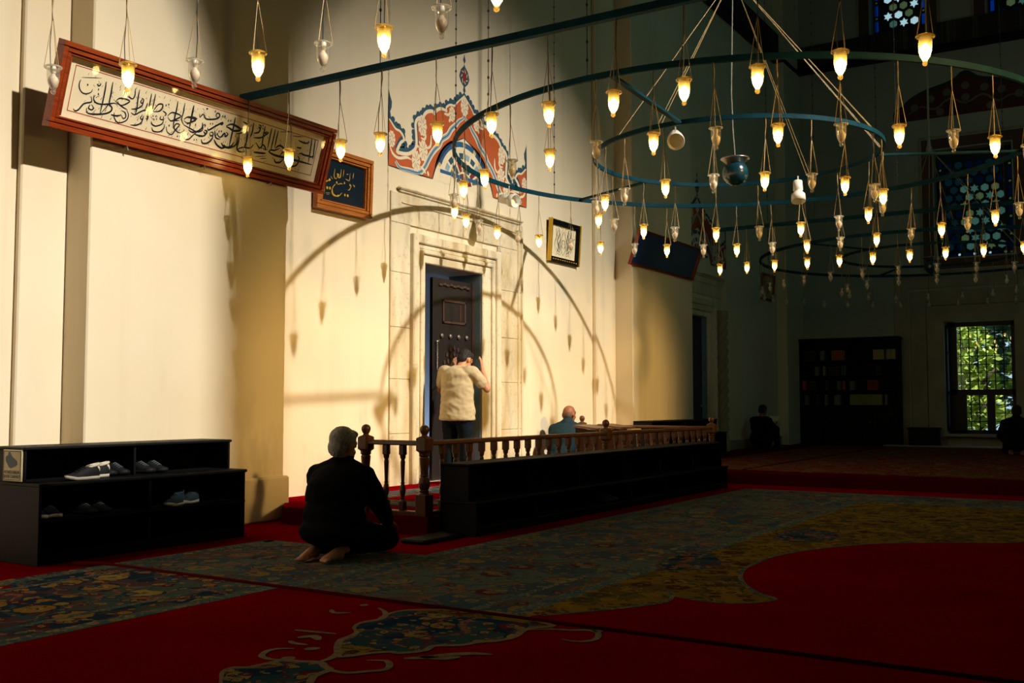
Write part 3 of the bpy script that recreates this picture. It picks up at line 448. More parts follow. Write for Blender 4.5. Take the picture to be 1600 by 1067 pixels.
g = MB(); bars(g, x+.16, 2.72, 3.08, .5, 1.28, .178, .19); bars(g, x+.16, 3.24, 3.66, .5, 1.28, .178, .19); g.build('iron_grille', 'black_wood', w1)
for a, b in (((2.72, 1.41), (3.84, 2.83)), ((2.72, .5), (3.08, 1.28)), ((3.24, .5), (3.66, 1.28))): MB().box((x, a[0], a[1]), (x+.006, b[0], b[1])).build('pane', 'window_glass', w1)
sh = MB()
for a, b in (((24.75, .5), (24.79, 2.85)), ((25.02, .5), (25.06, 2.85)), ((24.75, 2.78), (25.06, 2.85)), ((24.75, 2.2), (25.06, 2.27)), ((24.75, 1.3), (25.06, 1.37)), ((24.75, .5), (25.06, .58))): sh.bbox((a[0], 3.985, a[1]), (b[0], 4.02, b[1]), .005)
sh = sh.build('casement', 'dark_door', w1); MB().box((24.79, 4.0, .58), (25.02, 4.005, 2.78)).build('casement_panel', 'paint_sky', sh)
# stone frame around it
wf = empty('trim_window_surround', (24.66, 3.3, .15)); wf['kind'] = 'structure'
for a, b, xx in ((4.03, .36, 24.62), (4.4, .35, 24.655), (4.8, .3, 24.68)):
    w_ = a-3.315; MB().bbox((xx, a, .15), (24.699, a+b, 2.93+w_-.5), .012).build('stone_jamb', 'stone_dark', wf); MB().bbox((xx, 2.6-(a-4.03)-b, .15), (24.699, 2.6-(a-4.03), 2.93+w_-.5), .012).build('stone_jamb', 'stone_dark', wf)
    MB().bbox((xx+.001, 2.6-(a-4.03)-b, 2.93+(a-4.03)), (24.699, a+b, 2.93+(a-4.03)+b), .012).build('stone_lintel', 'stone_dark', wf)
MB().bbox((24.45, 2.55, .36), (25.0, 4.08, .42), .01).build('stone_sill', 'stone_dark', wf)
PN = {}
def stained(n, y0, y1, z0, z1, x, R, bright):
    """plaster lattice pierced by hexagons and stars, coloured border, one glass piece per hole"""
    holes = []; bw = .17; kinds = []
    def hexa(c, r, st=False): return [(c[0]+(r if not st or i % 2 == 0 else r*.55)*math.cos(math.pi/6+math.pi*i/(6 if st else 3)), c[1]+(r if not st or i % 2 == 0 else r*.55)*math.sin(math.pi/6+math.pi*i/(6 if st else 3))) for i in range(12 if st else 6)]
    nb = int((z1-z0-.1)/.34); st = (z1-z0-.1)/nb
    for i in range(nb):
        za = z0+.05+i*st
        for ya in (y0+.04, y1-.04-.085):
            holes.append(rect(ya, za+.09, ya+.085, za+st-.03)); kinds.append('pane_blue'); holes.append(disc((ya+.042, za+.035), .03, 8)); kinds.append('pane_yellow')
    nb = int((y1-y0-.3)/.3); st = (y1-y0-.34)/nb
    for i in range(nb):
        ya = y0+.17+i*st; holes.append(rect(ya+.09, z0+.05, ya+st-.03, z0+.125)); kinds.append('pane_blue'); holes.append(disc((ya+.035, z0+.087), .032, 8)); kinds.append('pane_white')
    dy, dz = R*2.05, R*1.78; j = 0; z = z0+.16+R
    while z < z1-.1-R:
        y = y0+bw+R+(R*1.02 if j % 2 else 0); i = 0
        while y < y1-bw-R*.8:
            s = (i+j*2) % 3 == 1; holes.append(hexa((y, z), R*(1.04 if s else .9), s))
            kinds.append(random.choice(['pane_white', 'pane_pale', 'pane_white']) if bright else (random.choice(['pane_pale', 'pane_yellow', 'pane_pale', 'pane_dim']) if z < z0+(z1-z0)*.66 and y < y0+(y1-y0)*.66 else random.choice(['pane_blue', 'pane_dim', 'pane_dim'])))
            if bright and not s and random.random() < .5: kinds[-1] = 'pane_yellow'
            y += dy; i += 1
        z += dz; j += 1
    if bright: kinds = ['pane_sapphire' if k == 'pane_blue' else k for k in kinds]
    w = tri([rect(y0, z0, y1, z1)]+holes, yz(x), yz(x+.05)).build('window_%d' % n, 'dark_lattice', kind='structure')
    for h, k in zip(holes, kinds):
        MB().prism(h, yz(x+.02), yz(x+.026)).build('pane', k, w)
mat('dark_lattice', (30, 48, 52), .8)
stained(2, 2.56, 4.17, 4.38, 6.85, 25.0, .105, False); stained(3, 4.28, 5.5, 9.8, 12.6, 25.0, .115, True); stained(4, 1.76, 2.98, 9.8, 12.6, 25.0, .115, True)
for n, (a, b, c, d) in ((2, (2.56, 4.17, 4.38, 6.85)), (3, (4.28, 5.5, 9.8, 12.6)), (4, (1.76, 2.98, 9.8, 12.6))):
    t = empty('trim_painted_border', (24.69, (a+b)/2, c)); t['kind'] = 'structure'
    for k, (w0, w1_, mt) in enumerate(((.03, .26, 'border_red'), (.28, .33, 'stone_dark'))):
        MB().box((24.692-.004*k, a-w1_, c-w1_), (24.699, a-w0, d+w1_)).build('border_strip', mt if MATS.get(mt) else mat(mt, (92, 60, 44)), t); MB().box((24.692-.004*k, b+w0, c-w1_), (24.699, b+w1_, d+w1_)).build('border_strip', mt, t)
        MB().box((24.691-.004*k, a-w0, d+w0), (24.699, b+w0, d+w1_)).build('border_strip', mt, t); MB().box((24.691-.004*k, a-w0, c-w1_), (24.699, b+w0, c-w0)).build('border_strip', mt, t)
# garden outside the far window
MB().box((25.6, -12, -.6), (60, 20, -.5)).build('ground', mat('lawn', (70, 84, 40), .9), kind='structure')
mat('leaf_green', (150, 168, 60), .6, 0, .35, (2, 2, 2)); mat('leaf_dark', (44, 78, 40), .6, 0, .3, (2, 2, 2)); mat('bark', (84, 66, 50), .9)
def tree(x, y, h, r, m, lab, n, ls=.16):
    t = empty('tree', (x, y, -.5), lab, 'tree', 'trees outside the grilled window')
    tr = MB().tube([(x, y, -.5), (x+.1, y+.05, h*.4), (x-.05, y-.1, h*.75)], [.16, .12, .05], 8)
    for k in range(5): a = k*1.3; tr.tube([(x+.05, y, h*.35+.25*k), (x+r*.6*math.cos(a), y+r*.6*math.sin(a), h*.5+.3*k)], [.06, .015], 5)
    tr.build('trunk', 'bark', t, True); f = MB(); rr = random.Random(int(x*10+y))
    for i in range(n):
        a, b = rr.uniform(0, 6.28), rr.uniform(-1, 1); q = rr.random()**.4
        c = Vector((x+r*q*math.cos(a)*math.sqrt(1-b*b), y+r*q*math.sin(a)*math.sqrt(1-b*b), h*.55+h*.5*q*b)); u = Vector((rr.gauss(0, 1), rr.gauss(0, 1), rr.gauss(0, .6))).normalized(); w = u.cross(Vector((rr.gauss(0, 1), rr.gauss(0, 1), rr.gauss(0, 1)))).normalized(); s = ls*rr.uniform(.6, 1.3)
        f.add([c-u*s, c+w*s*.45, c+u*s, c-w*s*.45], [(0, 1, 2, 3)])
    f.build('foliage', m, t)['kind'] = 'stuff'
tree(28.6, 4.6, 3.4, 1.25, 'leaf_green', 'light green leafy tree outside the left half of the grilled window', 1500)
tree(28.8, 2.0, 3.2, 1.25, 'leaf_green', 'light green leafy tree outside the right half of the grilled window', 1500)
tree(33.4, 3.0, 5.5, 2.3, 'leaf_dark', 'darker green tree farther back behind the two light green ones', 2200, .22)
for xx, yy, lb in ((26.45, 2.15, 'low light green shrub outside the right lower pane of the grilled window'), (26.45, 3.55, 'low light green shrub outside the left lower pane of the grilled window')):
    tree(xx, yy, 1.5, .62, 'leaf_green', lb, 420, .12)
tree(31.5, 7.2, 4.2, 1.7, 'leaf_dark', 'dark bushy tree behind the left edge of the grilled window', 1200, .2)
# ------------------------------------------------------------ chandeliers, bars and lamps
ZR = 3.84
def ring_mesh(c, R, z=ZR, h=.052, w=.014, n=96):
    m = MB(); vs = []; fs = []
    for k in range(n):
        a = 2*math.pi*k/n
        for r, dz in ((R-w, -h/2), (R+w, -h/2), (R+w, h/2), (R-w, h/2)): vs.append((c[0]+r*math.cos(a), c[1]+r*math.sin(a), z+dz))
    for k in range(n):
        j = (k+1) % n
        for q in range(4): fs.append((k*4+q, j*4+q, j*4+(q+1) % 4, k*4+(q+1) % 4))
    return m.add(vs, fs)
def flat_bar(m, a, b, w=.03, h=.05):
    a, b = Vector(a), Vector(b); d = (b-a).normalized(); s = Vector((-d.y, d.x, 0))*w/2; u = Vector((0, 0, h/2))
    return m.add([a-s-u, a+s-u, a+s+u, a-s+u, b-s-u, b+s-u, b+s+u, b-s+u], [(0, 1, 2, 3), (7, 6, 5, 4), (0, 4, 5, 1), (1, 5, 6, 2), (2, 6, 7, 3), (3, 7, 4, 0)])
def chain(m, x, y, z0, z1, step=.16, r=.007):
    m.tube([(x, y, z0), (x, y, z1)], r*.6, 5); z = z0
    while z < z1: m.sphere((x, y, z), (r*1.6, r*1.6, r*2.4), 6, 4); z += step
def chandelier(c, ci, R, r, label, spokes, chains, cables=(150, 172, -14, -66, -100)):
    t = empty('chandelier', (c[0], c[1], ZR), label, 'chandelier', 'ring chandeliers')
    ring_mesh(c, R).build('outer_ring', 'teal_iron', t); ring_mesh(ci, r, h=.045).build('inner_ring', 'teal_iron', t)
    for a in spokes:
        a = math.radians(a); flat_bar(MB(), (c[0]+R*math.cos(a), c[1]+R*math.sin(a), ZR), (ci[0]+r*math.cos(a), ci[1]+r*math.sin(a), ZR), .05, .022).build('spoke', 'teal_iron', t)
    MB().lathe([(.01, 5.72), (.05, 5.76), (.06, 5.84), (.03, 5.95), (.03, 6.1)], (ci[0], ci[1], 0), 12).build('hub', 'grey_cord', t, True)
    MB().tube([(ci[0], ci[1], 6.05), (ci[0], ci[1], 15)], .02).build('suspension_rod', 'grey_cord', t)
    for k in cables:
        a = math.radians(k)
        for o in (-.014, .014):
            MB().tube([(ci[0]+.05*math.cos(a), ci[1]+.05*math.sin(a), 5.8), (ci[0]+r*math.cos(a+o), ci[1]+r*math.sin(a+o), ZR+.02)], .0034, 5).build('cable', 'gold_wire', t)
    for a in chains:
        m = MB(); chain(m, c[0]+R*math.cos(math.radians(a)), c[1]+R*math.sin(math.radians(a)), ZR, 15); m.build('hanging_chain', 'dark_cable', t)
    return t
C1, C1I, C2, C0 = (10.66, 3.79), (10.81, 3.88), (20.19, 3.48), (.805, 3.976)
ch1 = chandelier(C1, C1I, 3.096, 1.555, 'near ring chandelier of two teal iron hoops hung in front of the door', (180, 62, -58), (152, 118, 70, 176, -20, -75))
ch2 = chandelier(C2, C2, 3.1, 1.6, 'far ring chandelier with unlit lamps in front of the stained window', (150, 30, -90), (175, 90, -40))
ch0 = chandelier(C0, C0, 3.77, 1.9, 'nearest ring chandelier overhead, hung in front of the framed verse', (120, -120), (60, -40))
for lab, x, y0, y1 in (('near straight teal iron lamp bar above the framed verse', 6.41, 6.9, -1.5), ('far straight teal iron lamp bar between the two ring chandeliers', 15.41, 5.9, -1.5)):
    b = flat_bar(MB(), (x, y0, ZR), (x, y1, ZR), .055, .055).build('lamp_bar', 'teal_iron'); tag(b, lab, 'lamp bar')
    for y in (y0-1.6, y0-4.2, y0-7):
        m = MB(); chain(m, x, y, ZR, 15); m.build('hanging_chain', 'dark_cable', b)
# one unlit and one lit lamp, copied
def make_lamp(lit):
    t = empty('glass_lamp', (0, 0, 0))
    MB().lathe([(.0525, -.005), (.0535, .004), (.048, .008), (.041, -.012), (.040, -.058)], n=16, cap=False).build('glass_collar', 'amber_glass' if lit else 'lamp_glass', t, True)
    MB().lathe([(.040, -.058), (.0385, -.085), (.030, -.12), (.017, -.142), (.013, -.15)], n=16, cap=False).build('glass_cup', 'lit_glass' if lit else 'lamp_glass', t, True)
    MB().tube([(.052*math.cos(2*math.pi*k/18), .052*math.sin(2*math.pi*k/18), -.002) for k in range(18)], .006, 6, True).build('glass_rim', 'amber_glass' if lit else 'rim_glass', t, True)
    MB().sphere((0, 0, -.163), .017, 10, 7).build('glass_finial', 'glow_glass' if lit else 'lamp_glass', t, True)
    MB().lathe([(.016, .012), (.018, .0), (.018, -.035), (.014, -.045)], n=12).build('socket', 'brass' if lit else 'white_enamel', t, True)
    MB().lathe([(.012, -.042), (.015, -.056), (.029, -.072), (.0345, -.088), (.0285, -.114), (.016, -.136), (.003, -.143)], n=14).build('bulb', 'lit_bulb' if lit else 'frost_bulb', t, True)
    for k in range(3):
        a = 2*math.pi*k/3+.4; MB().tube([(.055*math.cos(a), .055*math.sin(a), .0), (.003*math.cos(a), .003*math.sin(a), .32)], .0023, 4).build('wire', 'gold_wire', t)
    MB().tube([(.0, 0, .31), (.004, .002, .38), (-.003, 0, .45), (0, 0, .552-.026)], .0042, 5).build('wire_stem', 'gold_wire', t)
    MB().tube([(.018, 0, .01), (.02, .004, .15), (.006, 0, .32), (.006, 0, .526)], .003, 4).build('electric_cord', 'dark_cable', t)
    return t
mat('frost_bulb', (224, 206, 186), .5)
LAMP = {True: make_lamp(True), False: make_lamp(False)}; used = {True: False, False: False}
ORD = 'first second third fourth fifth sixth seventh eighth ninth tenth eleventh twelfth thirteenth fourteenth fifteenth sixteenth seventeenth eighteenth nineteenth twentieth'.split()
def nth(i):
    if i < 20: return ORD[i]
    tens = {2: 'twenty', 3: 'thirty', 4: 'forty'}[(i+1)//10]
    return {20: 'twentieth', 30: 'thirtieth', 40: 'fortieth'}[i+1] if (i+1) % 10 == 0 else tens+'-'+ORD[(i+1) % 10-1]
def lamp(x, y, lit, label, group, z=ZR):
    o = LAMP[lit] if not used[lit] else copy_tree(LAMP[lit]); used[lit] = True
    o.location = (x, y, z-.552); o.rotation_euler = (random.uniform(-.03, .03), random.uniform(-.03, .03), random.uniform(0, 6)); tag(o, label, 'lamp', group)
for i, y in enumerate([6.81, 6.31, 5.72, 5.29, 4.72, 4.21, 3.71, 3.18, 2.65, 2.14, 1.61, 1.11]):
    lamp(6.41, y, True, 'lit glass lamp on the near straight bar, %s from its wall end' % nth(i), 'lamps on the near bar')
for i, y in enumerate([5.80, 5.36, 4.92, 4.42, 3.94, 3.46, 2.95, 2.47, 1.98, 1.48, 1.0]):
    lamp(15.41, y, True, 'lit glass lamp on the far straight bar, %s from its wall end' % nth(i), 'lamps on the far bar')
P0 = [(3.184, 4.828), (3.365, 4.463), (3.509, 4.121), (3.598, 3.763), (3.669, 3.392), (3.659, 3.005), (3.607, 2.635), (3.47, 2.25)]
for i, (x, y) in enumerate(P0):
    lamp(x*1.25, y*1.25, i % 2 == 1, '%s glass lamp of the nearest chandelier, %s from the framed verse\'s wall' % ('lit' if i % 2 else 'unlit', nth(i)), 'lamps of the nearest chandelier')
B = [(159.4, 0), (168.6, 1), (177.6, 0), (-172.9, 1), (-163.6, 0), (-154.7, 1), (-145.6, 0), (-136.7, 1), (-127.3, 0), (-118.6, 1), (-109.5, 0), (-100.5, 1), (-91.5, 0), (-82.5, 1), (-73.5, 0), (-64.5, 1), (-56, 0), (-47.5, 1), (-39, 0), (-31.5, 1), (-23.4, 0), (-14.5, 1), (-5.4, 0), (2.9, 1), (11.4, 0), (20.2, 1), (28.6, 0), (38.0, 1), (46.6, 0), (56.1, 1), (64.9, 0), (75.1, 1), (82.5, 0), (90.7, 1), (99.7, 0), (107.5, 1), (119.1, 1), (128.6, 0), (140.4, 1), (150.6, 1)]
for i, (a, l) in enumerate(B):
    a = math.radians(a); lamp(C1[0]+3.096*math.cos(a), C1[1]+3.096*math.sin(a), bool(l), '%s glass lamp on the near chandelier\'s outer ring, %s rightward along its near side' % ('lit' if l else 'unlit', nth(i)), 'lamps of the near chandelier')
Cn = [(7.95, 4.132, 0), (7.762, 3.954, 1), (8.464, 4.353, 1), (8.829, 4.341, 0), (7.632, 3.663, 0), (9.259, 4.264, 1), (7.503, 3.263, 1), (9.511, 4.003, 0), (7.505, 2.868, 0), (9.751, 3.692, 1), (7.613, 2.487, 1), (7.855, 2.184, 0), (8.104, 1.957, 1), (8.531, 1.854, 0), (8.779, 1.838, 1), (9.226, 1.992, 0), (9.504, 2.221, 1), (9.75, 2.556, 0), (9.879, 2.935, 1), (9.893, 3.324, 0)]
for q in range(len(Cn)):
    x, y, l = Cn[q]; Cn[q] = (math.atan2(y*1.25*.99-C1I[1], x*1.25*.99-C1I[0]), l)
Cn.sort(key=lambda t: (t[0]-math.radians(150)) % (2*math.pi))
for i, (a, l) in enumerate(Cn):
    lamp(C1I[0]+1.555*math.cos(a), C1I[1]+1.555*math.sin(a), bool(l), '%s glass lamp on the near chandelier\'s inner ring, %s rightward along its near side' % ('lit' if l else 'unlit', nth(i)), 'lamps of the near chandelier')
for R_, n_, nm in ((3.1, 34, 'outer'), (1.6, 16, 'inner')):
    for i in range(n_):
        a = math.radians(170)+2*math.pi*i/n_
        lamp(C2[0]+R_*math.cos(a), C2[1]+R_*math.sin(a), False, 'unlit glass lamp on the far chandelier\'s %s ring, %s rightward along its near side' % (nm, nth(i)), 'unlit lamps of the far chandelier')
# hanging ball in the middle of the near chandelier, and one in the far one
for (cx, cy), lab in ((C1I, 'dark teal glazed ball with a metal dish hung inside the near chandelier'), (C2, 'dark ball with a metal dish hung inside the far chandelier')):
    zc = 3.66-.02; t = empty('hanging_ball', (cx, cy, zc), lab, 'ornament', 'balls inside the chandeliers')
    MB().sphere((cx, cy, zc), .142, 32, 20).build('ball', 'glazed_teal' if 'glazed_teal' in MATS else mat('glazed_teal', (13, 54, 66), .22, 0, .1, spec=.8), t, True)
    MB().lathe([(.10, .105), (.152, .15), (.158, .152), (.155, .165), (.06, .16), (.02, .175), (.012, .2)], (cx, cy, zc), 28).build('dish', 'steel', t, True)
    MB().tube([(cx, cy, zc+.19), (cx+.0, cy+.02, zc+.5), (cx-.03, cy+.02, zc+.9), (cx, cy, 5.75)], .006, 5).build('cord', 'grey_cord', t)
# small white spotlights clamped to the rings
def spotlight(p, d, lab):
    p, d = Vector(p), Vector(d).normalized(); t = empty('spotlight', p, lab, 'spotlight', 'white spotlights on the chandelier')
    R = d.to_track_quat('Z', 'Y').to_matrix(); m = MB().lathe([(.03, -.15), (.055, -.145), (.058, -.03), (.05, -.02), (.05, .0), (.082, .03), (.085, .12), (.078, .12), (.06, .05)], n=20)
    m.v = [tuple(p+R @ Vector(v)) for v in m.v]; m.build('housing', 'white_enamel', t, True)
    m = MB().lathe([(.07, .06), (.068, .062)], n=20); m.v = [tuple(p+R @ Vector(v)) for v in m.v]; m.build('lens', 'cream_paper', t)
    MB().tube([tuple(p-d*.06), tuple(p+Vector((0, 0, .12))), (p.x, p.y, ZR)], .008, 5).build('bracket', 'white_enamel', t)
spotlight((9.27, 3.93, 3.69), (-.75, -.35, -.45), 'white spotlight on the near side of the near chandelier\'s inner ring')
spotlight((12.22, 3.6, 3.64), (-.25, -.1, -1), 'white spotlight on the far side of the near chandelier\'s inner ring')
spotlight((10.85, 6.86, 3.66), (-.2, -.95, -.25), 'white spotlight on the near chandelier\'s outer ring, before the painted panel')
# ------------------------------------------------------------ shoe racks and cabinets
def rack(name, label, x0, x1, yf, yb, zb, zlow, ztop, setback, mids, parts_x, mt='black_wood', group=None):
    """two-tier open shoe cabinet: a deep lower tier of open shelves and a shallower open shelf on top"""
    t = empty(name, ((x0+x1)/2, yf, zb), label, 'shoe rack', group); yu = yf+setback; e = .022
    for xa in (x0, x1-e):
        MB().bbox((xa, yf, zb), (xa+e, yb, zlow), .004).build('side_panel', mt, t); MB().bbox((xa, yu, zlow), (xa+e, yb, ztop), .004).build('upper_side_panel', mt, t)
    MB().bbox((x0+e, yb-.012, zb), (x1-e, yb, ztop), .002).build('back_panel', mt, t)
    MB().bbox((x0-.008, yf-.012, zlow-.024), (x1+.012, yb-.012, zlow), .005).build('ledge_board', mt, t)
    MB().bbox((x0-.008, yu-.012, ztop), (x1+.012, yb, ztop+.022), .006).build('top_board', mt, t)
    MB().bbox((x0+e, yf+.02, zb), (x1-e, yf+.045, zb+.055), .004).build('plinth_board', mt, t); MB().bbox((x0+e, yf+.01, zb+.055), (x1-e, yb-.012, zb+.073), .003).build('shelf', mt, t)
    for z in mids: MB().bbox((x0+e, yf+.004, z-.018), (x1+.008, yb-.012, z), .003).build('shelf', mt, t)
    for x in parts_x: MB().bbox((x-.011, yf+.01, zb+.07), (x+.011, yb-.012, zlow-.02), .003).build('divider', mt, t); MB().bbox((x-.011, yu+.01, zlow), (x+.011, yb-.012, ztop), .003).build('divider', mt, t)
    return t
r1 = rack('shoe_rack', 'black two-tier shoe rack with a shoe sign on its end, below the framed verse', 4.225, 6.08, 6.43, 6.98, 0, .555, .775, .185, (.30,), (5.14,))
rack('shoe_rack', 'black two-tier shoe rack in front of the balustrade, the half nearer the door corner', 7.06, 9.98, 4.78, 5.15, 0, .288, .575, .08, (), (8.03, 9.0), 'black_wood', 'shoe racks before the balustrade')
rack('shoe_rack', 'black two-tier shoe rack in front of the balustrade, the half by the raised floor', 10.0, 12.88, 4.78, 5.15, 0, .288, .575, .08, (), (10.96, 11.92), 'black_wood', 'shoe racks before the balustrade')
rack('shoe_rack', 'black shoe rack behind the balustrade, under the dark blue framed panel', 14.72, 17.5, 6.5, 7.0, .15, .6, .8, .18, (.38,), (16.1,))
MB().bbox((6.45, 4.86, 0), (7.03, 5.1, .035), .012).build('floor_strip', 'black_wood'); tag(bpy.data.objects['floor_strip'], 'low black strip lying on the red floor at the end of the front shoe rack', 'strip')
# the sign: border, shoe pictogram, two lines of lettering
def text_mesh(body, size, name, m, parent, mp, depth=.0008, align='CENTER'):
    c = bpy.data.curves.new(name, 'FONT'); c.body = body; c.size = size; c.align_x = align; c.resolution_u = 2; c.offset = .0009
    o = bpy.data.objects.new(name, c); COL.objects.link(o); dg = bpy.context.evaluated_depsgraph_get(); me = bpy.data.meshes.new_from_object(o.evaluated_get(dg)); bpy.data.objects.remove(o)
    org = ORG.get(parent, Vector(parent.location)); 
    for v in me.vertices: p = Vector(mp(v.co.x, v.co.y)); v.co = p-org
    ob = bpy.data.objects.new(name, me); COL.objects.link(ob); me.materials.clear(); me.materials.append(MATS[m]); ob.parent = parent; return ob
sg = empty('shoe_sign', (4.215, 6.72, .56), 'cream sign with a blue shoe pictogram and lettering on the shoe rack end', 'sign')
MB().bbox((4.209, 6.622, .562), (4.223, 6.835, .778), .002).build('sign_plate', mat('sign_cream', (206, 190, 150), .5), sg)
sf = lambda u, v, h=0: (4.2085-h, 6.728-u, .67+v)          # u to the right as one reads it
o_, i_ = rect(-.100, -.100, .100, .100), rect(-.096, -.096, .096, .096)
tri([o_, i_], lambda u, v: sf(u, v, .0004), lambda u, v: sf(u, v, .0012)).build('border_line', 'ink', sg)
mat('sign_blue', (22, 56, 84), .5)
shoe_a = [(-.072, .02), (-.075, .045), (-.06, .06), (-.05, .055), (-.045, .08), (-.03, .085), (-.018, .07), (.0, .05), (.03, .035), (.055, .02), (.06, .0), (.045, -.012), (.02, -.02), (-.01, -.03), (-.035, -.022), (-.05, -.005)]
MB().prism(shoe_a, lambda u, v: sf(u, v+.01, .0004), lambda u, v: sf(u, v+.01, .0012)).build('shoe_pictogram', 'sign_blue', sg)
text_mesh('AYAKKABILIK', .029, 'lettering', 'ink', sg, lambda u, v: sf(u, v-.055, .0013)); text_mesh('SHOE CABINET', .028, 'lettering', 'ink', sg, lambda u, v: sf(u, v-.085, .0013))
MB().prism(rect(-.075, -.061, .075, -.060), lambda u, v: sf(u, v, .0004), lambda u, v: sf(u, v, .0012)).build('divider_line', 'ink', sg)
# ------------------------------------------------------------ shoes
mat('sole_white', (226, 218, 200), .6); mat('shoe_black', (14, 14, 17), .7); mat('shoe_blue', (52, 72, 84), .7); mat('shoe_dark', (15, 16, 18), .7); mat('lace_grey', (74, 84, 88), .8); mat('collar_white', (232, 222, 200), .7)
def make_shoe(upper, sole, lace, collar):
    t = empty('shoe', (0, 0, 0)); n = 14
    def sect(x): 
        u = (x+.14)/.28; w = .034+.014*math.sin(math.pi*min(1, u*1.05))+.006*u; w *= 1 if u < .9 else math.sqrt(max(.05, 1-((u-.9)/.1)**2)); w *= 1 if u > .08 else math.sqrt(max(.1, u/.08)); return w
    vs = []; fs = []; X = [-.14+.28*i/13 for i in range(14)]
    for x in X:
        w = sect(x); 
        for y, z in ((-w, .004), (w, .004), (w*1.02, .026), (-w*1.02, .026)): vs.append((x, y, z+max(0, (x-.08))*.25))
    for i in range(13):
        for k in range(4): fs.append((i*4+k, i*4+(k+1) % 4, i*4+4+(k+1) % 4, i*4+4+k))
    fs += [(3, 2, 1, 0), (52, 53, 54, 55)]; MB().add(vs, fs).build('sole', sole, t, True)
    vs = []; fs = []
    for x in X:
        u = (x+.14)/.28; w = sect(x)*.97; h = .10 if u < .32 else .10-(u-.32)*.105 if u < .8 else .05-(u-.8)*.13; h *= 1 if u > .06 else .9
        for k in range(n):
            a = math.pi*k/(n-1); vs.append((x, w*math.cos(a)*(1 if u > .4 else .95), .022+max(0, (x-.08))*.25+(h-.02)*max(0, math.sin(a))**.75))
    for i in range(13):
        for k in range(n-1): fs.append((i*n+k, i*n+k+1, i*n+n+k+1, i*n+n+k))
    fs += [tuple(range(n-1, -1, -1)), tuple(13*n+k for k in range(n))]; MB().add(vs, fs).build('upper', upper, t, True)
    MB().tube([(-.085+.05*math.cos(2*math.pi*k/14), .026*math.sin(2*math.pi*k/14), .098+.012*math.cos(2*math.pi*k/14+math.pi)) for k in range(14)], .009, 6, True).build('collar', collar, t, True)
    MB().sphere((-.118, 0, .07), (.024, .03, .034), 10, 7).build('heel_patch', collar, t, True)
    for i in range(4): MB().tube([(-.01+.022*i, -.022, .084-.008*i), (-.006+.022*i, 0, .093-.0085*i), (-.01+.022*i, .022, .084-.008*i)], .0045, 5).build('lace', lace, t, True)
    return t
def pair(kind, spots, labels, group, proto={}):
    for (x, y, z, rz), lb in zip(spots, labels):
        if kind not in proto: o = proto[kind] = make_shoe(*kind)
        else: o = copy_tree(proto[kind])
        o.location = (x, y, z); o.rotation_euler = (0, 0, rz); tag(o, lb, 'shoe', group)
PI = math.pi
pair(('shoe_black', 'sole_white', 'shoe_black', 'collar_white'), [(4.60, 6.50, .555, PI+.06), (4.76, 6.61, .555, PI+.03)], ['front one of the black sneakers with white heels on the rack\'s upper ledge', 'rear one of the black sneakers with white heels on the rack\'s upper ledge'], 'black and white sneakers on the rack')
pair(('shoe_blue', 'sole_white', 'lace_grey', 'shoe_blue'), [(5.44, 6.53, .30, PI+.45), (5.64, 6.60, .30, PI+.45)], ['left one of the grey blue sneakers with pale soles on the middle shelf', 'right one of the grey blue sneakers with pale soles on the middle shelf'], 'grey blue sneakers on the rack')
pair(('shoe_dark', 'sole_white', 'shoe_dark', 'shoe_dark'), [(4.31, 6.60, .30, -PI/2-.2), (4.42, 6.60, .30, -PI/2-.2)], ['left one of the dark pale-soled shoes at the end of the middle shelf', 'right one of the dark pale-soled shoes at the end of the middle shelf'], 'pale soled dark shoes on the rack')
pair(('shoe_dark', 'shoe_dark', 'lace_grey', 'shoe_dark'), [(4.70, 6.63, .30, -PI/2), (4.82, 6.63, .30, -PI/2), (4.94, 6.74, .555, -PI/2), (5.055, 6.74, .555, -PI/2), (5.29, 6.74, .555, -PI/2), (5.41, 6.74, .555, -PI/2)],
     ['left one of the black laced shoes on the middle shelf', 'right one of the black laced shoes on the middle shelf', 'first from the left of four black laced shoes on the upper ledge', 'second from the left of four black laced shoes on the upper ledge', 'third from the left of four black laced shoes on the upper ledge', 'fourth from the left of four black laced shoes on the upper ledge'], 'black laced shoes on the rack')
pair(('shoe_blue', 'shoe_blue', 'lace_grey', 'shoe_blue'), [(9.62, 4.96, .073, -PI/2), (9.75, 4.96, .073, -PI/2)], ['left one of the grey shoes low in the front shoe rack', 'right one of the grey shoes low in the front shoe rack'], 'grey shoes in the front rack')
# ------------------------------------------------------------ balustrade
bal = empty('balustrade', (10.3, 5.25, .15), 'turned brown wooden balustrade around the prayer platform by the door', 'railing')
def newel(x, y):
    m = MB(); m.bbox((x-.056, y-.056, .15), (x+.056, y+.056, .335), .006); m.bbox((x-.056, y-.056, .69), (x+.056, y+.056, .815), .012)
    m.lathe([(.05, .335), (.046, .345), (.038, .35), (.042, .365), (.034, .372), (.046, .40), (.050, .43), (.042, .47), (.032, .485), (.042, .492), (.034, .50), (.037, .56), (.043, .64), (.035, .65), (.046, .66), (.046, .675), (.05, .69)], (x, y, 0), 14, False)
    p = m.build('newel_post', 'rail_turned', bal, False); 
    MB().lathe([(.05, .815), (.03, .822), (.022, .835), (.03, .842), (.038, .86), (.041, .877), (.037, .895), (.026, .91), (.008, .917)], (x, y, 0), 16).build('ball_finial', 'rail_turned', p, True)
BP = MB(); BP.bbox((-.026, -.026, .19), (.026, .026, .27), .004); BP.bbox((-.026, -.026, .66), (.026, .026, .742), .004)
BP.lathe([(.026, .27), (.017, .285), (.022, .295), (.014, .302), (.024, .33), (.0265, .36), (.02, .40), (.014, .415), (.021, .422), (.014, .43), (.017, .50), (.021, .60), (.016, .62), (.024, .635), (.026, .66)], n=12, cap=False)
bproto = [None]
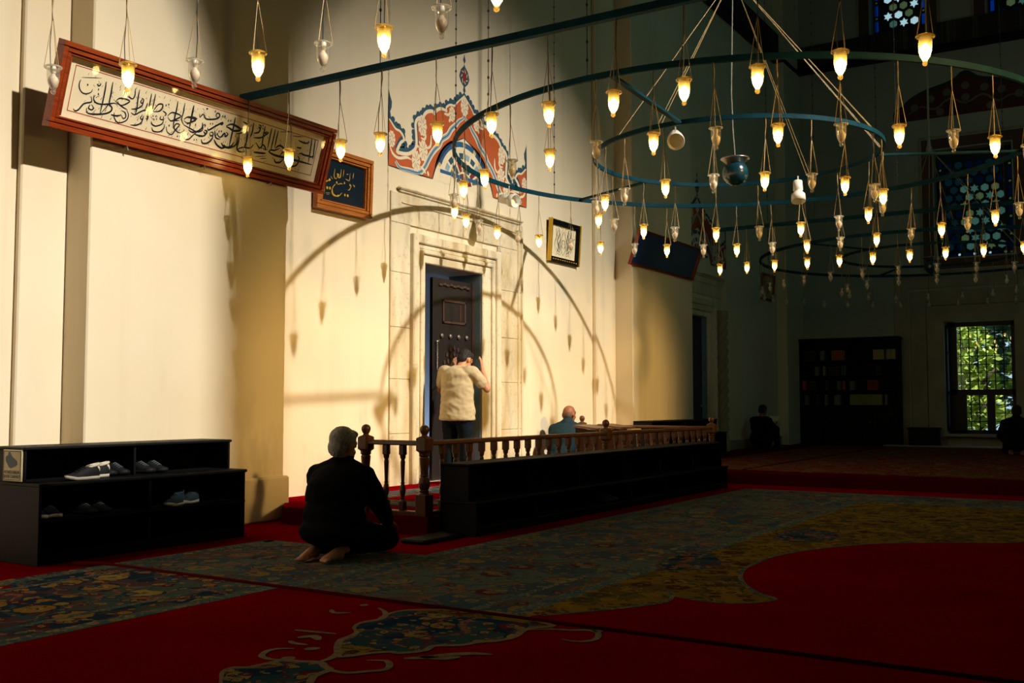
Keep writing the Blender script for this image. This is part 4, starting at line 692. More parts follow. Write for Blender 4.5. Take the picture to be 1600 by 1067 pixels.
def baluster(x, y):
    if bproto[0] is None: bproto[0] = BP.build('baluster', 'rail_turned', bal, False, local=True); o = bproto[0]
    else: o = bproto[0].copy(); COL.objects.link(o); o.parent = bal
    o.location = (x-10.3, y-5.25, -.15)
PO = [(6.97, 5.89), (6.97, 5.25), (10.33, 5.25), (13.55, 5.25), (13.55, 7.28)]
for p in PO: newel(*p)
def rails(a, b):
    a, b = Vector((*a, 0)), Vector((*b, 0)); d = (b-a).normalized(); s = Vector((-d.y, d.x, 0)); a, b = a+d*.05, b-d*.05
    for nm, prof in (('handrail', [(-.02, .742), (.02, .742), (.036, .752), (.034, .772), (.02, .784), (-.02, .784), (-.034, .772), (-.036, .752)]), ('bottom_rail', [(-.03, .152), (.03, .152), (.03, .182), (.02, .19), (-.02, .19), (-.03, .182)])):
        n = len(prof); MB().add([tuple(p+s*u)[:2]+(z,) for p in (a, b) for u, z in prof], [tuple(range(n)), tuple(range(2*n-1, n-1, -1))]+[((i+1) % n, i, n+i, n+(i+1) % n) for i in range(n)]).build(nm, 'rail_wood', bal)
    k = max(1, round((b-a).length/.208))
    for i in range(1, k): p = a+(b-a)*(i/k); baluster(p.x, p.y)
for i in range(4): rails(PO[i], PO[i+1])
# two lecterns and a folded paper inside the enclosure
def lectern(x, y, lab):
    t = empty('reading_desk', (x, y, .156), lab, 'reading desk', 'wooden reading desks behind the balustrade'); w = .25
    MB().add([(x-w, y-.17, .76), (x+w, y-.17, .76), (x+w, y+.17, .80), (x-w, y+.17, .80), (x-w+.03, y-.17, .785), (x+w-.03, y-.17, .785), (x+w-.03, y+.17, .825), (x-w+.03, y+.17, .825)], [(3, 2, 1, 0), (4, 5, 6, 7), (0, 1, 5, 4), (1, 2, 6, 5), (2, 3, 7, 6), (3, 0, 4, 7)]).build('top', 'rail_wood', t)
    for s in (-1, 1): MB().prism([(y-.15, .156), (y+.15, .156), (y+.1, .4), (y+.15, .79), (y-.15, .755), (y-.1, .4)], yz(x+s*(w-.05)-.012), yz(x+s*(w-.05)+.012)).build('side_board', 'rail_wood', t)
    MB().bbox((x-w+.06, y-.012, .3), (x+w-.06, y+.012, .42), .004).build('stretcher', 'rail_wood', t)
lectern(11.75, 6.15, 'brown wooden reading desk behind the balustrade, beside the man in the teal shirt'); lectern(12.42, 6.15, 'brown wooden reading desk behind the balustrade, beside the dark shoe rack')
MB().bbox((10.93, 5.22, .785), (11.2, 5.28, .80), .004).build('folded_cloth', 'cream_paper'); tag(bpy.data.objects['folded_cloth'], 'small folded white cloth lying on the balustrade handrail', 'cloth')
# ------------------------------------------------------------ bookcase, bench
bc = empty('bookcase', (24.3, 6.08, .15), 'tall black wooden bookcase with four open shelves of books on the far wall', 'bookcase')
y0, y1, xf, xb = 4.95, 7.22, 24.28, 24.66
for y in (y0, (y0+y1)/2-.02, y1-.03): MB().bbox((xf+.01, y, .15), (xb, y+.03, 2.55), .004).build('side_panel', 'black_wood', bc)
MB().bbox((xb-.015, y0, .15), (xb, y1, 2.55), .002).build('back_panel', 'black_wood', bc)
MB().bbox((xf-.03, y0-.03, 2.55), (xb, y1+.03, 2.62), .015).build('cornice', 'black_wood', bc)
MB().bbox((xf, y0, .15), (xb, y1, .25), .006).build('plinth', 'black_wood', bc)
SH = [2.10, 1.75, 1.41, 1.06]
for z in SH: MB().bbox((xf+.008, y0+.02, z-.025), (xb, y1-.02, z), .003).build('shelf', 'black_wood', bc)
for k in range(4):
    a = y0+.03+k*(y1-y0-.06)/4; d = MB().bbox((xf-.012, a+.008, .27), (xf+.008, a+.54, 1.02), .006).build('cabinet_door', 'black_wood', bc); MB().bbox((xf-.02, a+.08, .35), (xf-.011, a+.47, .94), .006).build('door_panel', 'black_wood', d)
    MB().sphere((xf-.025, a+(.5 if k % 2 == 0 else .05), .66), .014, 8, 6).build('knob', 'brass', d, True)
BK = {'orange': (190, 84, 34), 'dark': (44, 40, 38), 'tan': (176, 160, 96), 'teal': (38, 92, 86), 'red': (140, 20, 22), 'yellow': (150, 152, 92), 'grey': (120, 118, 110), 'green': (60, 84, 60)}
for k, c in BK.items(): mat('book_'+k, c, .6, 0, .08)
runs = [(0, 180, 330, 'dark', 8), (0, 400, 460, 'grey', 3), (0, 566, 756, 'orange', 7), (0, 1150, 1300, 'tan', 5), (0, 1330, 1460, 'tan', 5), (1, 320, 380, 'grey', 4), (1, 440, 470, 'tan', 2), (1, 520, 690, 'dark', 8), (1, 700, 770, 'teal', 2), (1, 1190, 1250, 'dark', 3), (2, 135, 186, 'orange', 2), (2, 235, 330, 'dark', 5), (2, 470, 505, 'green', 2), (2, 640, 690, 'grey', 3), (2, 720, 756, 'orange', 2), (2, 816, 880, 'grey', 3), (2, 1060, 1215, 'red', 5), (3, 165, 215, 'grey', 3), (3, 340, 380, 'dark', 2), (3, 460, 490, 'grey', 2), (3, 590, 680, 'grey', 5), (3, 816, 1260, 'yellow', 18), (3, 1300, 1330, 'grey', 2)]
ROW = ['top', 'second', 'third', 'fourth']; bk0 = {}
for row, a, b, c, n in runs:
    ya, yb_ = [7.247-(p/9.143+1245-1253)*.01473 for p in (a, b)]; w = (ya-yb_)/n
    for i in range(n):
        y = ya-w*(i+.5); h = {0: .225, 1: .2, 2: .205, 3: .235}[row]*random.Random(i+a).uniform(.96, 1.0) if c in ('grey', 'dark') else {0: .225, 1: .215, 2: .215, 3: .24}[row]
        if c not in bk0:
            t = empty('book', (0, 0, 0)); bk0[c] = t
            MB().bbox((.0, -.46, 0), (.17, .46, 1), .02).build('cover', 'book_'+c, t); MB().box((.006, -.36, .006), (.172, .36, 1.002)).build('page_block', 'cream_paper', t)
        else: t = copy_tree(bk0[c])
        t.location = (xf+.05, y, SH[row]); t.scale = (1, w*.98, h)
        if abs(y-((y0+y1)/2)) < .03: y += .04; t.location.y = y
        tag(t, '%s spined book on the %s shelf, %s in the %s run from its left end' % (c, ROW[row], nth(i), ORD[[q for q in runs if q[0] == row and q[3] == c].index((row, a, b, c, n))]), 'book', 'books in the bookcase')
bn = empty('bench', (24.35, 4.5, .15), 'low dark wooden chest bench between the bookcase and the window', 'bench')
MB().bbox((24.15, 4.12, .52), (24.62, 4.78, .56), .008).build('seat', 'black_wood', bn); MB().bbox((24.18, 4.15, .2), (24.6, 4.75, .52), .006).build('body', 'black_wood', bn)
for y in (4.14, 4.7):
    for x in (24.17, 24.56): MB().bbox((x, y, .15), (x+.05, y+.05, .22), .004).build('foot', 'black_wood', bn)
# ------------------------------------------------------------ framed pieces
def framed(name, label, cat, x0, x1, p_bot, p_top, fw_, depth, mw, panel, lip, inner=None):
    """p_bot/p_top: (y, z) of the frame's front at its bottom and top; returns thing and mapping (u, v, lift) on the panel"""
    b, t_ = Vector(p_bot), Vector(p_top); ln = (t_-b).length; e = (t_-b)/ln; nn = Vector((-e.y, e.x)) if -e.y*0+e.x*0 == 1 else Vector((-e.y, e.x))
    nn = Vector((-e[1], e[0]))                               # towards the room
    E = empty(name, ((x0+x1)/2, b[0], b[1]), label, cat)
    def mp(u, v, h=0): q = b+e*v+nn*h; return (x0+u, q[0], q[1])
    w = x1-x0
    def strip(u0, v0, u1, v1, h0, h1, nm, m, mitre):
        # profile stepped in three: outer bead, cove, inner bead
        MB().add([mp(u0, v0, h0), mp(u1, v0, h0), mp(u1, v1, h0), mp(u0, v1, h0), mp(u0+mitre, v0+mitre, h1), mp(u1-mitre, v0+mitre, h1), mp(u1-mitre, v1-mitre, h1), mp(u0+mitre, v1-mitre, h1)], [(3, 2, 1, 0), (4, 5, 6, 7), (0, 1, 5, 4), (1, 2, 6, 5), (2, 3, 7, 6), (3, 0, 4, 7)]).build(nm, m, E)
    lay = [(0, fw_*.45, -depth, 0), (fw_*.42, fw_*.8, -depth, -depth*.12), (fw_*.78, fw_, -depth, -lip)]
    for a, c, h0, h1 in lay:
        for u0, v0, u1, v1 in ((a, a, w-a, c), (a, ln-c, w-a, ln-a)): strip(u0, v0, u1, v1, h0, h1, 'frame_rail', mw, .006)
        for u0, v0, u1, v1 in ((a, c, c, ln-c), (w-c, c, w-a, ln-c)): strip(u0, v0-.004, u1, v1+.004, h0, h1, 'frame_stile', mw, .006)
    hp = -depth*.78
    tri([rect(fw_*.95, fw_*.95, w-fw_*.95, ln-fw_*.95)], lambda u, v: mp(u, v, hp-.006), lambda u, v: mp(u, v, hp)).build('panel', panel, E)
    MB().prism(rect(0.02, .02, w-.02, ln-.02), lambda u, v: mp(u, v, -depth-.004), lambda u, v: mp(u, v, -depth+.004)).build('backboard', 'black_wood', E)
    return E, (lambda u, v, h=0: mp(u, v, hp+h)), w, ln
E1, m1, w1_, l1 = framed('framed_verse', 'long framed black calligraphy on cream in a mahogany frame above the shoe rack', 'picture', 4.6, 7.62, (7.02, 3.18), (6.83, 3.82), .105, .085, 'mahogany', 'cream_paper', .022)
strokes([(w*2.0, q) for w, q in ART['board']], m1).build('calligraphy', 'ink', E1)
rr = random.Random(3); dia = MB()
for i in range(330):
    u, v = rr.uniform(.28, w1_-.24), rr.uniform(.17, l1-.19); v += 0; a = rr.choice([.9, 1.1, -.6, 1.3]); s = rr.uniform(.006, .014); q = Vector((math.cos(a), math.sin(a)))*s; n_ = Vector((-q.y, q.x))*.22
    dia.add([m1(u-q.x-n_.x, v-q.y-n_.y, .0011), m1(u+q.x-n_.x*.4, v+q.y-n_.y*.4, .0011), m1(u+q.x+n_.x*.4, v+q.y+n_.y*.4, .0011), m1(u-q.x+n_.x, v-q.y+n_.y, .0011)], [(0, 1, 2, 3)])
dia.build('vowel_marks', 'ink', E1)['kind'] = 'stuff'
tri([rect(.165, .155, w1_-.165, l1-.155), rect(.172, .162, w1_-.172, l1-.162)], lambda u, v: m1(u, v, .0004), lambda u, v: m1(u, v, .001)).build('red_border_line', 'paint_brick', E1)
MB().prism(rect(.1, .1, w1_-.1, l1-.1), lambda u, v: m1(u, v, .034), lambda u, v: m1(u, v, .036)).build('glass_sheet', 'picture_glass', E1)
for u in (.7, 1.5, 2.3): MB().tube([m1(u, -.02, .02), m1(u+.02, .005, .045), m1(u+.03, -.03, .05)], .008, 5).build('hanging_hook', 'steel', E1)
E2, m2, w2, l2 = framed('framed_calligraphy', 'small framed gold calligraphy on navy in a golden oak frame beside the door', 'picture', 7.905, 8.80, (7.37, 3.14), (7.35, 3.81), .115, .06, 'oak_gold', 'navy_panel', .02)
strokes(ART['gold'], lambda u, v, h: m2(u, v, h)).build('gold_script', 'gold_leaf', E2)
E3, m3, w3, l3 = framed('framed_drawing', 'small square framed mirrored ink calligraphy in a black and gold frame right of the door', 'picture', 12.80, 13.69, (7.40, 3.165), (7.36, 3.79), .085, .05, 'black_wood', 'cream_paper', .015)
for u in (0, w3-.012): MB().prism(rect(u-.012, 0, u+.012, l3), lambda a, b: m3(a, b, .0), lambda a, b: m3(a, b, .055)).build('gilt_edge', 'gold_leaf', E3)
gd = MB()
for i in range(11): gd.prism(disc((.1+i*.069, .042), .016, 6, .01), lambda a, b: m3(a, b, .04), lambda a, b: m3(a, b, .047))
gd.build('gilt_ornament', 'gold_leaf', E3)['kind'] = 'stuff'
half = [(.006, [(.03, .5), (.06, .44), (.04, .4), (.07, .34)]), (.006, [(.12, .3), (.15, .26), (.12, .22), (.15, .17)]), (.006, [(.2, .5), (.23, .42), (.2, .36), (.23, .3), (.2, .24)]), (.006, [(.05, .14), (.1, .1), (.16, .12), (.22, .09)]), (.006, [(.06, .3), (.08, .26), (.06, .22)]), (.006, [(.0, .52), (.08, .5), (.16, .53), (.25, .51)]), (.012, [(0, .46), (.05, .38), (.085, .28), (.06, .18), (0, .1)]), (.02, [(.16, .5), (.13, .4), (.18, .3), (.14, .2), (.19, .13)]), (.014, [(.02, .28), (.05, .24), (.02, .2)]), (.01, [(.24, .48), (.22, .36), (.26, .26), (.22, .15)]), (.018, [(.11, .42), (.1, .33), (.13, .26), (.1, .18), (.12, .12)]), (.014, [(.005, .33), (.04, .31), (.03, .27)]), (.012, [(.17, .46), (.2, .4), (.17, .36)]), (.012, [(.2, .2), (.16, .16), (.1, .14)])]
strokes([(w, [(w3/2+s*u, v+.02) for u, v in q]) for s in (-1, 1) for w, q in half], m3).build('mirrored_script', 'dark_ink' if 'dark_ink' in MATS else mat('dark_ink', (52, 58, 62), .6), E3)
E4, m4, w4, l4 = framed('framed_inscription', 'dark navy framed gold calligraphy tilted out over the second pier', 'picture', 14.74, 17.36, (7.04, 3.30), (6.84, 3.86), .045, .05, 'mahogany', mat('navy_lacquer', (26, 50, 112), .3, 0, .1), .02)
strokes([(.012, [(.25+.33*i, .2+.03*math.sin(i*2)), (.33+.33*i, .3), (.42+.33*i, .24), (.45+.33*i, .36), (.5+.33*i, .2)]) for i in range(6)]+[(.012, [(.3+.4*i, .42), (.45+.4*i, .38), (.55+.4*i, .44)]) for i in range(5)], m4).build('gold_script', mat('dull_gold', (84, 86, 70), .5), E4)
E5, m5, w5, l5 = framed('framed_print', 'small dark framed print on the far left wall above the reading man', 'picture', 22.3, 23.1, (7.40, 3.42), (7.36, 4.02), .06, .05, 'mahogany', 'paint_gold', .015)
strokes([(.03, [(.2+.1*i, .15), (.25+.1*i, .3), (.2+.1*i, .45)]) for i in range(5)], m5).build('ink_print', 'dark_ink', E5)
# ------------------------------------------------------------ painted panels over the doors
def wp(dx, h): return lambda u, v: (u+dx, 7.4495-h, v)
def painted(dx, label, kx=1):
    E = empty('wall_painting', (10.72+dx, 7.449, 3.84), label, 'wall painting', 'painted panels above the doors'); CX = 10.70
    P = lambda pts, h, nm, m, par=E: MB().prism(pts, wp(dx, h-.0006), wp(dx, h)).build(nm, m, par)
    sy = lambda L_: [(2*CX-x, z) for x, z in L_]
    ed = [tuple(p) for p in ART['edge']]; ed = [(9.165, 4.40)]+ed[1:-1]+[(CX, 5.05)]; arc = [tuple(p) for p in ART['arc'][:6]]; arc[0] = (10.02, 3.845); arc[-1] = (CX, 4.5)
    zb = 3.845; out = [(9.165, zb)]+ed; ground = [(9.165, zb)]+[tuple(p) for p in ed]; full = ground+list(reversed(sy(ground)))[1:] if False else None
    left = [(9.165, zb)]+ed+list(reversed(arc)); right = [(x, z) for x, z in reversed(sy(left))]
    tri([left], wp(dx, .0006), wp(dx, .0012)).build('orange_field', 'paint_orange', E); tri([right], wp(dx, .0006), wp(dx, .0012)).build('orange_field', 'paint_orange' if dx == 0 else 'paint_brick', E)
    for s in (0, 1):
        f = (lambda L_: L_) if s == 0 else sy
        rb = lambda w, pts, h, nm, m: strokes([(w, f([tuple(p) for p in pts]))], lambda u, v, q: (u+dx, 7.4495-h, v)).build(nm, m, E)
        sc = MB(); acc = 0; last = None
        for i in range(len(ed)-1):
            a, b = Vector(ed[i]), Vector(ed[i+1]); d = b-a; n_ = int(d.length/.02)+1
            for j in range(n_):
                p = a+d*j/n_; acc += 0 if last is None else (p-last).length; last = p
                if acc >= .062: acc = 0; nn = Vector((-d.y, d.x)).normalized()*.05; q = f([tuple(p+nn)])[0]; sc.prism(disc(q, .038, 8), wp(dx, .0010), wp(dx, .0014))
        sc.build('scalloped_edge', 'paint_blue', E)
        rb(.075, [(x-.0, z+.03) for x, z in ed], .0018, 'blue_edge', 'paint_blue'); rb(.045, ed, .0022, 'cream_edge', 'paint_cream')
        P(f([tuple(p) for p in ART['fin']]), .0024, 'blue_fin', 'paint_blue')
        rb(.085, ART['ribbon'], .0026, 'ribbon_outline', 'paint_cream'); rb(.05, ART['ribbon'], .0030, 'sky_ribbon', 'paint_sky'); rb(.014, ART['ribbon'], .0034, 'ribbon_line', 'paint_deep')
        for st in ART['stems']: rb(.035, st, .0036, 'white_stem', 'paint_cream')
        for i, c in enumerate(ART['flow'][:5]+([ART['flow'][5]] if s == 0 else [])):
            c = f([tuple(c)])[0]; r = .105 if i not in (3, 4) else .08; fl = [(c[0]+(r*(1+.07*math.cos(10*q)))*math.cos(q)*.8, c[1]+(r*(1+.07*math.cos(10*q)))*math.sin(q)*1.2) for q in [2*math.pi*k/60 for k in range(60)]]
            if i == 3: fl = [(max(9.17, x) if s == 0 else min(2*CX-9.17, x), z) for x, z in fl]
            fo = P(fl, .0038+i*.0001, 'flower', 'paint_cream')
            strokes([(.007, [(c[0]+.2*r*math.cos(q), c[1]+.3*r*math.sin(q)), (c[0]+.7*r*math.cos(q+.4), c[1]+1.05*r*math.sin(q+.4))]) for q in [2*math.pi*k/8 for k in range(8)]], lambda u, v, q: (u+dx, 7.4495-.0046, v)).build('petal_lines', 'paint_brick', fo)
        rb(.018, [(9.165, zb), (9.165, 4.7)], .0026, 'black_outline', 'paint_black'); rb(.018, [(9.165, zb), (10.02, zb)], .0026, 'black_outline', 'paint_black'); rb(.022, arc, .0030, 'black_outline', 'paint_black')
    c = (CX, 3.87); R = .66
    P([(c[0]+R*math.cos(q)*.99, c[1]-.03+R*.95*math.sin(q)) for q in [math.pi*k/24 for k in range(25)]], .0012, 'lunette_field', 'paint_cream')
    def band(r0, r1, a0, a1, h, m, nm):
        q = [math.radians(a0+(a1-a0)*k/10) for k in range(11)]
        P([(c[0]+r1*R*math.cos(t), c[1]+r1*R*.95*math.sin(t)) for t in q]+[(c[0]+r0*R*math.cos(t), c[1]+r0*R*.95*math.sin(t)) for t in reversed(q)], h, nm, m)
    for a0, a1 in ((22, 62), (68, 88), (92, 112), (118, 158)): band(.80, .91, a0, a1, .0018, 'paint_deep', 'blue_arc')
    for a in (65, 90, 115, 20, 160): P(disc((c[0]+.855*R*math.cos(math.radians(a)), c[1]+.855*R*.95*math.sin(math.radians(a))), .028), .0020, 'gold_disc', 'paint_gold')
    for k, a in enumerate(range(18, 162, 18)): band(.56, .68, a+2, a+15, .0018, 'paint_sky' if k % 2 else 'paint_blue', 'grey_arc')
    for k in range(7):
        a = 12+k*22; band(.30, .5, a+3, a+19, .0018, ('paint_green', 'paint_maroon', 'paint_blue')[k % 3], 'star_piece')
    for k in range(4): band(.08, .26, 10+k*42, 42+k*42, .0018, ('paint_maroon', 'paint_green', 'paint_maroon', 'paint_blue')[k], 'star_piece')
    for a, b in ((-.52, -.05), (.05, .52)): P(rect(c[0]+a, 3.955, c[0]+b, 4.0), .0022, 'blue_bar', 'paint_deep')
    fi = [(10.70, 5.08), (10.73, 5.12), (10.715, 5.17), (10.78, 5.22), (10.815, 5.29), (10.78, 5.38), (10.715, 5.44), (10.70, 5.47)]
    P(fi+[(2*CX-x, z) for x, z in reversed(fi[1:-1])], .0014, 'finial', 'paint_blue'); P([(CX+(x-CX)*.6, 5.3+(z-5.3)*.72) for x, z in fi[2:]]+[(CX-(x-CX)*.6, 5.3+(z-5.3)*.72) for x, z in reversed(fi[2:-1])], .0020, 'finial_core', 'paint_maroon')
    P([(CX, 5.47), (CX+.03, 5.52), (CX+.012, 5.56), (CX, 5.6), (CX-.012, 5.56), (CX-.03, 5.52)], .0014, 'finial_tip', 'paint_blue')
    strokes([(.014, [(CX+.05*math.cos(q), 5.3+.06*math.sin(q)), (CX+.08*math.cos(q+.6), 5.3+.1*math.sin(q+.6))]) for q in [k*.9 for k in range(7)]], lambda u, v, q: (u+dx, 7.4495-.0026, v)).build('finial_flower', 'paint_cream', E)
painted(0, 'orange and blue painted crest with white flowers above the open door'); painted(7.9, 'dim painted crest above the second door, half hidden behind the second pier')
# ogee lunette painted on the far wall above the stained window
lu = empty('wall_painting', (24.69, 3.45, 7.6), 'dark red painted ogee crest on the far wall above the stained window', 'wall painting')
og = [(5.0, 7.6), (4.98, 7.86), (4.8, 7.95), (4.62, 8.1), (4.3, 8.24), (3.95, 8.32), (3.7, 8.4), (3.46, 8.56)]; og = og+[(6.92-y, z) for y, z in reversed(og[:-1])]
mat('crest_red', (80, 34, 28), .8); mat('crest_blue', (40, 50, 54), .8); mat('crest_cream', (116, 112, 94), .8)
MB().prism(og, yz(24.698), yz(24.694)).build('red_field', 'crest_red', lu); strokes([(.09, og)], lambda u, v, h: (24.693, u, v)).build('scalloped_edge', 'crest_blue', lu)
strokes([(.05, [(4.7+s*(-.0), 7.75), (4.4, 7.9), (4.1, 7.8), (3.8, 8.0), (3.46, 7.85), (3.1, 8.0), (2.8, 7.8), (2.5, 7.9), (2.2, 7.75)]) for s in (0,)], lambda u, v, h: (24.6925, u, v)).build('ribbon', 'crest_cream', lu)
for y, z in ((4.55, 7.9), (4.2, 8.05), (3.85, 8.15), (3.46, 8.25), (3.07, 8.15), (2.72, 8.05), (2.37, 7.9), (4.0, 7.72), (2.95, 7.72), (3.46, 7.98)): MB().prism(disc((y, z), .09, 10), yz(24.692), yz(24.6915)).build('flower', 'crest_cream', lu)
# ------------------------------------------------------------ carpets
def fl(z): return lambda x, y: (x, y, z)
def slab(pts, z0, z1, name, m, par): return MB().prism(pts, fl(z0), fl(z1)).build(name, m, par)
ca = empty('carpet', (1.0, 2.0, 0), 'near red carpet with a blue floral medallion and a floral border on its left', 'carpet', 'woven floor carpets')
slab(rect(-2.9, -2.1, 4.43, 4.40), .001, .022, 'red_field', 'red_pile', ca); slab(rect(-2.9, 4.40, 4.43, 6.0), .001, .023, 'floral_border', 'floral_blue', ca)
for y, w in ((4.44, .10), (5.9, .10), (4.70, .05), (5.68, .05)): slab(rect(-2.9, y-w/2, 4.42, y+w/2), .02, .0238, 'woven_stripe', 'stripe_weave', ca)
MB().tube([(4.44, -2.1, .022), (4.44, 6.05, .022), (4.40, 6.3, .01)], .016, 8).build('edge_binding', mat('binding_red', (96, 22, 20), 1, 0, .1, spec=0), ca, True)
md = tri([[tuple(p) for p in ART['med']]], fl(.021), fl(.0246)).build('medallion', 'floral_teal', ca)
tri([[tuple(p) for p in ART['med2']]], fl(.021), fl(.0246)).build('medallion', 'floral_teal', ca)
for q in ART['ochre']: tri([[tuple(p) for p in q]], fl(.022), fl(.0252)).build('ochre_scroll', 'floral_ochre', ca)
for w, q in ART['vines']: strokes([(w, [tuple(p) for p in q])], lambda u, v, h: (u, v, .0256+h*.2)).build('woven_vine', mat('vine_ochre', (112, 90, 48), .95, 0, .3, (30, 30, 30)), ca)
for src in ('med', 'med2'):
    P = [tuple(p) for p in ART[src]]; strokes([(.035, P+P[:1])], lambda u, v, h: (u, v, .0254+h*.2)).build('medallion_outline', 'vine_ochre', ca)
cb = empty('carpet', (8.6, 2.0, 0), 'far red carpet with a wide grey floral border and ochre scalloped corners', 'carpet', 'woven floor carpets')
slab(rect(4.47, -2.1, 12.7, 2.83), .001, .018, 'red_field', 'red_pile', cb); slab(rect(4.47, 2.83, 12.7, 4.47), .001, .0185, 'floral_border', 'floral_grey', cb); slab(rect(4.47, 4.47, 5.94, 6.02), .001, .0183, 'floral_border', 'floral_grey', cb); slab(rect(11.7, -2.1, 12.7, 2.83), .012, .0187, 'floral_border', 'floral_grey', cb)
sp_ = [tuple(p) for p in ART['spandrel']]
tri([[(4.48, 2.80)]+sp_[1:-1]+[(9.2, .70), (9.6, .5), (9.9, -.4), (10.6, -1.2), (10.8, -1.8), (11.68, -2.0), (11.68, 2.80)]], fl(.016), fl(.0196)).build('ochre_spandrel', 'floral_ochre', cb)
strokes([(.03, sp_[:5]), (.03, sp_[5:]+[(9.6, .5), (9.9, -.4), (10.6, -1.2)])], lambda u, v, h: (u, v, .0200+h*.2)).build('spandrel_outline', 'stripe_weave', cb)
for q in ART['spdark']: tri([[tuple(p) for p in q]], fl(.018), fl(.0204)).build('blue_cloud', 'floral_teal', cb)
for r_ in (rect(4.48, 2.74, 11.78, 2.90), rect(4.48, 4.36, 12.68, 4.47), rect(4.48, 3.06, 12.1, 3.11), rect(4.48, 4.2, 12.68, 4.24), rect(11.70, -2.1, 11.82, 2.9), rect(12.6, -2.1, 12.7, 4.47), rect(4.48, 5.92, 5.94, 6.02), rect(5.84, 4.47, 5.94, 6.0)): slab(r_, .016, .0192, 'woven_stripe', 'stripe_weave', cb)
cp = empty('carpet', (9.3, 6.4, .156), 'small grey floral prayer carpet on the red platform before the open door', 'carpet', 'woven floor carpets')
slab(rect(7.5, 5.7, 12.9, 6.95), .157, .165, 'floral_field', 'floral_grey', cp); 
for k in range(4): slab(rect(7.9+1.3*k, 6.0, 8.7+1.3*k, 6.5), .164, .1662, 'red_panel', 'red_pile', cp)
# ------------------------------------------------------------ people
def remesh(m, name, mt, parent, vox, org, rz, sm=4, wr=0, wf=9, side=1):
    me = bpy.data.meshes.new(name); me.from_pydata(m.v, [], m.f); o = bpy.data.objects.new(name, me); COL.objects.link(o)
    bm = bmesh.new(); bm.from_mesh(me); bmesh.ops.recalc_face_normals(bm, faces=bm.faces); bm.to_mesh(me); bm.free()
    r = o.modifiers.new('r', 'REMESH'); r.mode = 'VOXEL'; r.voxel_size = vox; r.use_smooth_shade = True
    s = o.modifiers.new('s', 'SMOOTH'); s.iterations = sm; s.factor = .5
    dg = bpy.context.evaluated_depsgraph_get(); ne = bpy.data.meshes.new_from_object(o.evaluated_get(dg)); bpy.data.objects.remove(o)
    if wr:
        for v in ne.vertices:
            c = v.co; v.co = c+v.normal*(wr*noise.noise(Vector((c.x*wf*.6, c.y*wf*.6, c.z*wf*1.5)))+wr*.6*noise.noise(Vector((c.x*wf*2, c.y*wf*2, c.z*wf*3+4))))
    ne.polygons.foreach_set('use_smooth', [True]*len(ne.polygons)); ne.name = name
    ob = bpy.data.objects.new(name, ne); COL.objects.link(ob); ne.materials.clear(); ne.materials.append(MATS[mt]); ob.parent = parent; return ob
def hand(m, wrist, d, palm_n, side, curl=.5, s=1.0):
    """palm with four unequal bent fingers and a side thumb; d: finger direction, palm_n: direction the palm faces"""
    w, d, n = Vector(wrist), Vector(d).normalized(), Vector(palm_n).normalized(); n = (n-d*n.dot(d)).normalized(); x = d.cross(n)*side
    m.cap(w, w+d*.03*s, .026*s, .03*s, 10, .8, n); 
    for k in range(4): b = w+x*(.030-.02*k)*s; m.cap(w+x*(.016-.011*k)*s+d*.015*s, b+d*.085*s, .015*s, .0115*s, 8)
    for k, ln in enumerate((.072, .082, .076, .058)):
        p = w+x*(.030-.02*k)*s+d*.088*s; dd = d.copy(); r = .0098*s
        for j, f in enumerate((.45, .32, .23)):
            dd = (dd+n*curl*(.45+.3*j)).normalized(); q = p+dd*ln*f*s*1.05; m.cap(p, q, r, r*.9, 8); p = q; r *= .92
    p = w+x*.028*s+d*.025*s; dd = (d*.6+x*.8+n*.25).normalized(); r = .0125*s
    for f in (.042, .032, .026): q = p+dd*f*s; m.cap(p, q, r, r*.9, 8); p = q; dd = (dd+d*.5+n*.2*curl).normalized(); r *= .9
def head(m, c, yaw, pitch, s=1.0):
    """skull, jaw, nose, brow, eyes, lips, ears in one volume; looks along yaw with the nose dipped by pitch"""
    R = Matrix.Rotation(yaw, 3, 'Z') @ Matrix.Rotation(pitch, 3, 'Y'); c = Vector(c); q = lambda x, y, z: c+R @ Vector((x*s, y*s, z*s)); rs = lambda *r: tuple(v*s for v in r)
    m.sphere(q(-.012, 0, .03), rs(.098, .078, .092), 20, 14, R); m.sphere(q(.028, 0, -.035), rs(.062, .060, .078), 16, 12, R); m.sphere(q(.058, 0, -.085), rs(.03, .032, .026), 12, 8, R)
    m.cap(q(.083, 0, .02), q(.108, 0, -.022), .009*s, .014*s, 8); m.cap(q(.075, -.035, .036), q(.075, .035, .036), .014*s, .014*s, 8)
    for y in (-1, 1):
        m.sphere(q(.078, y*.031, .014), rs(.012, .014, .010), 10, 8, R); m.sphere(q(-.008, y*.079, -.005), rs(.02, .010, .033), 10, 8, R); m.sphere(q(.055, y*.04, -.03), rs(.025, .02, .025), 10, 8, R)
    m.cap(q(.085, -.02, -.058), q(.085, .02, -.058), .007*s, .007*s, 8); m.cap(q(.083, -.016, -.070), q(.083, .016, -.070), .008*s, .008*s, 8)
    return q, R
def hairdo(m, q, R, s, kind):
    rs = lambda *r: tuple(v*s for v in r)
    if kind == 'full': m.sphere(q(-.02, 0, .045), rs(.103, .086, .09), 20, 14, R); m.sphere(q(-.06, 0, -.015), rs(.056, .074, .07), 16, 12, R); m.sphere(q(.045, 0, .095), rs(.05, .062, .03), 14, 10, R)
    elif kind == 'short': m.sphere(q(-.02, 0, .045), rs(.099, .083, .086), 20, 14, R); m.sphere(q(-.058, 0, -.005), rs(.052, .072, .066), 16, 12, R); m.sphere(q(.04, 0, .095), rs(.05, .06, .026), 14, 10, R)
    elif kind == 'fringe': m.sphere(q(-.056, 0, -.008), rs(.056, .076, .062), 18, 12, R)
